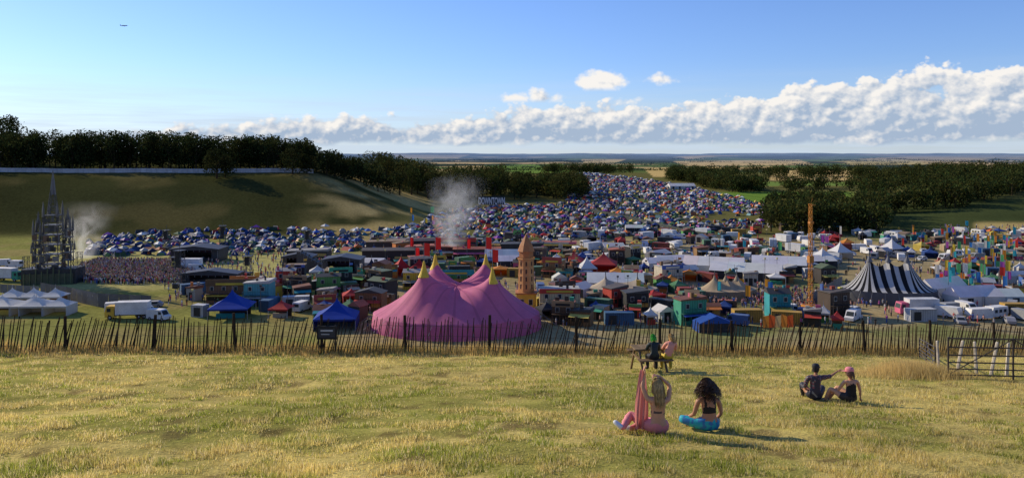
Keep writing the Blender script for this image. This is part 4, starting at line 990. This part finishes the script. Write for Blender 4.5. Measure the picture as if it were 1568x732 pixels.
def cf(l,t,p):
    if l=='hips' or l.startswith('thigh') or l.startswith('calf') or (l=='belly' and t<.5):
        return (TE if math.sin(p[0]*60+math.sin(p[1]*45)*2)>-.2 else (.03,.18,.42)),.01
    if l.startswith('foot'): return SK2,0
    if l=='torso' and t>.4: return (.012,.012,.015),.006
    if l=='upper' and t<.3: return (.012,.012,.015),.006
    if l in('upper','shoulder','uarmL','uarmR') and abs(abs(p[0])-.075)<.018: return (.012,.012,.015),.006
    return SK2,0
x,y,z=G(1090,664); y+=.15
figure('seated_woman',J,cf,(x,y,hz(x,y)),.15,1.0,SK2,lambda hb: strands(hb,1300,.20,(.055,.026,.012),1.0,.12,-.4,.007,.012,1.15),(-.1,0,.1),.92,{'L':((0,1,-.2),(0,0,-1),(1,0,0),.4),'R':((-.4,.8,-.3),(0,0,-1),(-1,0,0),.4)})
PT=(.055,.045,.055)
J={'pel':(0,0,.12),'sp':(0,.02,.27),'ch':(.01,.03,.42),'uc':(.02,.04,.55),'nb':(.03,.05,.62),'nk':(.03,.06,.675),'hd':(.04,.07,.72),
 'shL':(-.17,.03,.56),'elL':(-.24,.06,.32),'wrL':(-.16,.22,.20),'shR':(.19,.05,.57),'elR':(.42,.16,.60),'wrR':(.62,.28,.72),
 'hpL':(-.10,.04,.11),'knL':(-.22,.42,.36),'anL':(-.14,.62,.06),'toL':(-.12,.78,.03),'hpR':(.10,.04,.11),'knR':(.30,.38,.30),'anR':(.06,.52,.06),'toR':(-.04,.62,.04)}
J={k:S(v) for k,v in J.items()}
def cf(l,t,p):
    if l in('belly','torso','upper','shoulder','neckbase') or l.startswith('uarm'):
        v=math.sin(p[0]*70)*math.sin(p[2]*70+p[1]*50); return ((.30,.08,.09) if v>.55 else (.28,.26,.22) if v<-.7 else PT),.015
    if l=='hips' or l.startswith('thigh') or l.startswith('calf'): return (.03,.03,.045),.014
    if l.startswith('foot'): return (.05,.05,.05),.012
    return SK2,0
def capfn(col,brim=(0,1)):
    def f(eb,J,HM):
        eb.M=HM@Matrix.Rotation(math.atan2(-brim[0],brim[1]),4,'Z')@Matrix.Diagonal((1,1.2,1,1)); eb.lathe([(.088,.03),(.091,.06),(.085,.105),(.055,.135),(.008,.146)],col,16,0,-.004)
        A=[k*math.pi/8 for k in range(9)]
        vs=[(.080*math.cos(a),.04*math.sin(a)+.02,.042) for a in A]+[(.080*math.cos(a),.02+.14*math.sin(a),.036-.01*math.sin(a)) for a in A]
        eb.add(vs,[[i,i+1,10+i,9+i] for i in range(8)],tuple(c*.8 for c in col))
    return f
x,y,z=G(1251,614); y+=.1
figure('seated_man',J,cf,(x,y,hz(x,y)),-.1,.84,SK2,lambda hb: strands(hb,260,.05,(.03,.02,.015),0,.03,-.3,.006,.003),(0,0,-.7),1.0,{'L':((.3,.9,-.3),(0,0,-1),(1,0,0),.4),'R':((.85,.45,.3),(0,0,-1),(-.4,.8,0),.15)},capfn((.02,.02,.025)))
J={'pel':(0,0,.12),'sp':(.01,.02,.26),'ch':(.02,.02,.40),'uc':(.02,.03,.52),'nb':(.02,.04,.58),'nk':(.01,.05,.635),'hd':(.0,.06,.68),
 'shL':(-.14,.04,.53),'elL':(-.24,.14,.32),'wrL':(-.30,.30,.24),'shR':(.18,.02,.53),'elR':(.25,.02,.30),'wrR':(.30,.10,.08),
 'hpL':(-.10,.04,.11),'knL':(-.38,.26,.34),'anL':(-.44,.42,.05),'toL':(-.54,.50,.03),'hpR':(.10,.04,.11),'knR':(-.12,.42,.36),'anR':(-.30,.50,.05),'toR':(-.40,.56,.03)}
J={k:S(v) for k,v in J.items()}
def cf(l,t,p):
    if l in('torso','upper') or (l=='belly' and t>.3): return (.012,.012,.014),.008
    if l=='hips' or (l=='belly') or (l.startswith('thigh') and t<.4): return (.05,.04,.035),.012
    if l.startswith('foot'): return (.3,.28,.25),.01
    return SK,0
x,y,z=G(1306,619); y+=.1
figure('seated_woman',J,cf,(x,y,hz(x,y)),.1,.86,SK,lambda hb: strands(hb,300,.14,(.16,.08,.04),0,.02,-1,.007,.004),(-.05,0,.5),.95,{'L':((-.3,.9,-.2),(0,0,-1),(1,0,0),.4),'R':((.4,.6,-.4),(0,0,-1),(-1,.2,0),.2)},capfn((.74,.24,.26),(-.3,1)))
bx,by,_=G(1014,573); by+=.2; bz_=hz(bx,by)
mb=MB(); wd=(.22,.15,.09)
for k in range(2): mb.box(-.75,-.02+k*.15,.40,.45,.12+k*.15,.44,wd)
for k in range(5): mb.box(-.75,.55+k*.14,.66,.45,.68+k*.14,.70,(.26,.19,.12))
for k in range(2): mb.box(-.75,1.45+k*.15,.40,.45,1.59+k*.15,.44,wd)
for xx in(-.6,.25):
    mb.beam((xx,.0,-.1),(xx,.62,.66),.045,wd);mb.beam((xx,1.72,-.45),(xx,1.12,.66),.045,wd);mb.beam((xx,0,.355),(xx,1.74,.355),.04,wd);mb.beam((xx,.58,.62),(xx,1.2,.62),.035,wd)
mb.obj('picnic_bench',(bx,by,bz_),.12,mat=M_WOOD).scale=(.82,)*3
def bench_pose(dx,lean):
    return {'pel':(dx,.08,.54),'sp':(dx,.10,.68),'ch':(dx+lean*.3,.14,.82),'uc':(dx+lean*.6,.2,.94),'nb':(dx+lean*.7,.23,1.0),'nk':(dx+lean*.8,.26,1.05),'hd':(dx+lean*.9,.29,1.09),
 'shL':(dx-.165+lean*.6,.2,.95),'elL':(dx-.21+lean*.5,.36,.74),'wrL':(dx-.12+lean*.5,.56,.76),'shR':(dx+.165+lean*.6,.2,.95),'elR':(dx+.23+lean*.5,.34,.72),'wrR':(dx+.15+lean*.5,.55,.76),
 'hpL':(dx-.10,.12,.53),'knL':(dx-.13,.50,.50),'anL':(dx-.13,.46,.06),'toL':(dx-.14,.60,.02),'hpR':(dx+.10,.12,.53),'knR':(dx+.16,.50,.50),'anR':(dx+.18,.44,.06),'toR':(dx+.20,.58,.02)}
def mk(top,leg):
    def cf(l,t,p):
        if l in('belly','torso','upper','shoulder','neckbase') or l.startswith('uarm') or l.startswith('farm'): return top,.02
        if l=='hips' or l.startswith('thigh') or l.startswith('calf'): return leg,.015
        if l.startswith('foot'): return (.03,.03,.03),.012
        return SK,0
    return cf
hd={'L':((.2,.9,0),(0,0,-1),(1,0,0),.4),'R':((-.2,.9,0),(0,0,-1),(-1,0,0),.4)}
figure('seated_person',bench_pose(-.20,.02),mk((.02,.03,.03),(.015,.015,.02)),(bx,by,bz_),.12,.82,SK,lambda hb: strands(hb,420,.14,(.06,.48,.05),.3,.03,-.8,.008),(-.3,0,.1),1.05,hd)
figure('seated_person',bench_pose(.32,.16),mk((.74,.31,.22),(.58,.42,.05)),(bx,by,bz_),.12,.82,SK,lambda hb: strands(hb,420,.22,(.58,.37,.13),.1,.02,-.8,.008),(-.3,0,.4),1.08,hd)

# ------------------------------------------------------------------ light, sky
EL=math.radians(25); AZ=math.radians(-57)
sd=Vector((math.sin(AZ)*math.cos(EL),math.cos(AZ)*math.cos(EL),math.sin(EL)))
L=bpy.data.lights.new('sun','SUN'); L.energy=5.0; L.angle=math.radians(.5); L.color=(1,.87,.64)
lo=bpy.data.objects.new('sun',L); link(lo); lo.rotation_euler=(-sd).to_track_quat('-Z','Y').to_euler()
W=bpy.data.worlds.new('World'); bpy.context.scene.world=W; W.use_nodes=True; nt=W.node_tree; nt.nodes.clear()
sky=nd(nt,'ShaderNodeTexSky',sky_type='NISHITA'); sky.sun_disc=False; sky.sun_elevation=EL; sky.sun_rotation=AZ; sky.altitude=100; sky.air_density=1.0; sky.dust_density=.2; sky.ozone_density=3.0
tn_=nd(nt,'ShaderNodeVectorMath',operation='MULTIPLY'); nt.links.new(sky.outputs[0],tn_.inputs[0]); tn_.inputs[1].default_value=(.95,1.12,1.62)
tc=nd(nt,'ShaderNodeTexCoord'); sp=nd(nt,'ShaderNodeSeparateXYZ'); nt.links.new(tc.outputs['Generated'],sp.inputs[0])
X_,Y_,Z_=sp.outputs
az=mth(nt,'ARCTAN2',X_,Y_); el=mth(nt,'DIVIDE',Z_,mth(nt,'SQRT',mth(nt,'ADD',mth(nt,'MULTIPLY',X_,X_),mth(nt,'MULTIPLY',Y_,Y_))))
def A_(px): return math.atan((px-CX)/F)
def E_(px,py): return (HY-py)/F*math.cos(A_(px))
ramp=nd(nt,'ShaderNodeValToRGB'); tt=mth(nt,'DIVIDE',mth(nt,'ADD',az,.7),1.4,clamp=True); nt.links.new(tt,ramp.inputs[0])
pts=[(-50,218),(270,192),(500,182),(700,170),(850,160),(980,150),(1100,142),(1220,130),(1330,116),(1420,100),(1500,112),(1568,98)]
el_=ramp.color_ramp.elements
while len(el_)>1: el_.remove(el_[0])
for i,(a,b) in enumerate(pts):
    t=(A_(a)+.7)/1.4; v=max(0,E_(a,b))/.2
    if i==0: e=el_[0]; e.position=t
    else: e=el_.new(t)
    e.color=(v,v,v,1)
T=mth(nt,'MULTIPLY',ramp.outputs[0],.2)
def hf(da,de):
    cb=nd(nt,'ShaderNodeCombineXYZ'); nt.links.new(mth(nt,'ADD',az,da),cb.inputs[0]); nt.links.new(mth(nt,'MULTIPLY',mth(nt,'ADD',el,de),1.25),cb.inputs[1]); cb.inputs[2].default_value=.37
    n1=noise(nt,cb.outputs[0],13,5,.55)
    v=nd(nt,'ShaderNodeTexVoronoi'); v.feature='F1'; v.inputs['Scale'].default_value=34; v.inputs['Detail'].default_value=2.5; v.inputs['Roughness'].default_value=.5; v.inputs['Lacunarity'].default_value=2.3; nt.links.new(cb.outputs[0],v.inputs['Vector'])
    return mth(nt,'ADD',mth(nt,'MULTIPLY',mth(nt,'SUBTRACT',n1,.45),.10),mth(nt,'MULTIPLY',mth(nt,'SUBTRACT',.52,v.outputs['Distance']),.030))
h0=hf(0,0);h1=hf(-.0045,.0045)
band=mth(nt,'SUBTRACT',T,el)
amp=mth(nt,'ADD',.25,mth(nt,'MULTIPLY',T,6.5))
Hb=mth(nt,'ADD',band,mth(nt,'MULTIPLY',h0,amp))
basecut=mth(nt,'SUBTRACT',mth(nt,'ADD',el,mth(nt,'MULTIPLY',h0,.12)),.010)
Hb=mth(nt,'MINIMUM',Hb,basecut)
allH=Hb
for px,py,w,h in ((935,126,52,23),(1020,123,46,15),(787,152,23,10),(838,151,30,11),(965,155,34,11)):
    a0,e0=A_(px),E_(px,py); wa=w/F*math.cos(a0)**2;he=h/F
    q=mth(nt,'SQRT',mth(nt,'ADD',mth(nt,'POWER',mth(nt,'DIVIDE',mth(nt,'SUBTRACT',az,a0),wa),2.0),mth(nt,'POWER',mth(nt,'DIVIDE',mth(nt,'SUBTRACT',el,e0),he),2.0)))
    s_=mth(nt,'MULTIPLY',mth(nt,'SUBTRACT',1.0,q),he)
    s_=mth(nt,'ADD',s_,mth(nt,'MULTIPLY',h0,.32))
    s_=mth(nt,'MINIMUM',s_,mth(nt,'SUBTRACT',el,e0-he*.6))
    allH=mth(nt,'MAXIMUM',allH,s_)
mr=nd(nt,'ShaderNodeMapRange',interpolation_type='SMOOTHSTEP'); nt.links.new(allH,mr.inputs[0]); mr.inputs[1].default_value=-.0015; mr.inputs[2].default_value=.006
dens=mr.outputs[0]
lit=mth(nt,'ADD',.36,mth(nt,'MULTIPLY',mth(nt,'SUBTRACT',h0,h1),42.0))
hgt=mth(nt,'MULTIPLY',mth(nt,'SUBTRACT',mth(nt,'DIVIDE',mth(nt,'SUBTRACT',el,.012),mth(nt,'MAXIMUM',T,.03)),.40),1.25)
lt=mth(nt,'ADD',lit,hgt,clamp=True)
cm=nd(nt,'ShaderNodeMix',data_type='RGBA'); nt.links.new(lt,cm.inputs[0]); cm.inputs[6].default_value=(3.8,4.8,6.3,1); cm.inputs[7].default_value=(9.6,9.2,8.7,1)
cb=nd(nt,'ShaderNodeCombineXYZ'); nt.links.new(mth(nt,'MULTIPLY',az,5),cb.inputs[0]); nt.links.new(mth(nt,'MULTIPLY',el,90),cb.inputs[1]); ns=noise(nt,cb.outputs[0],1.0,4,.55)
hz_=nd(nt,'ShaderNodeMapRange',interpolation_type='SMOOTHSTEP'); nt.links.new(el,hz_.inputs[0]); hz_.inputs[1].default_value=.12; hz_.inputs[2].default_value=.0
st=mth(nt,'MULTIPLY',hz_.outputs[0],mth(nt,'ADD',.6,mth(nt,'MULTIPLY',mth(nt,'SUBTRACT',ns,.42,clamp=True),3.0)),clamp=True)
m1=nd(nt,'ShaderNodeMix',data_type='RGBA'); nt.links.new(mth(nt,'MULTIPLY',st,.85),m1.inputs[0]); nt.links.new(tn_.outputs[0],m1.inputs[6]); m1.inputs[7].default_value=(5.9,7.0,8.3,1)
m2=nd(nt,'ShaderNodeMix',data_type='RGBA'); nt.links.new(mth(nt,'MULTIPLY',dens,.97),m2.inputs[0]); nt.links.new(m1.outputs[2],m2.inputs[6]); nt.links.new(cm.outputs[2],m2.inputs[7])
bg=nd(nt,'ShaderNodeBackground'); bg.inputs[1].default_value=.1; nt.links.new(m2.outputs[2],bg.inputs[0]); wo=nd(nt,'ShaderNodeOutputWorld'); nt.links.new(bg.outputs[0],wo.inputs[0])

# ------------------------------------------------------------------ camera
cam=bpy.data.cameras.new('camera'); co=bpy.data.objects.new('camera',cam); link(co)
cam.sensor_width=36; cam.lens=36*F/1568; cam.shift_y=-(366-HY)/1568; co.location=(0,0,0); co.rotation_euler=(math.pi/2,0,0); cam.clip_start=.1; cam.clip_end=100000
sc=bpy.context.scene; sc.camera=co
sc.view_settings.view_transform='Standard'; sc.view_settings.look='None'; sc.view_settings.exposure=0
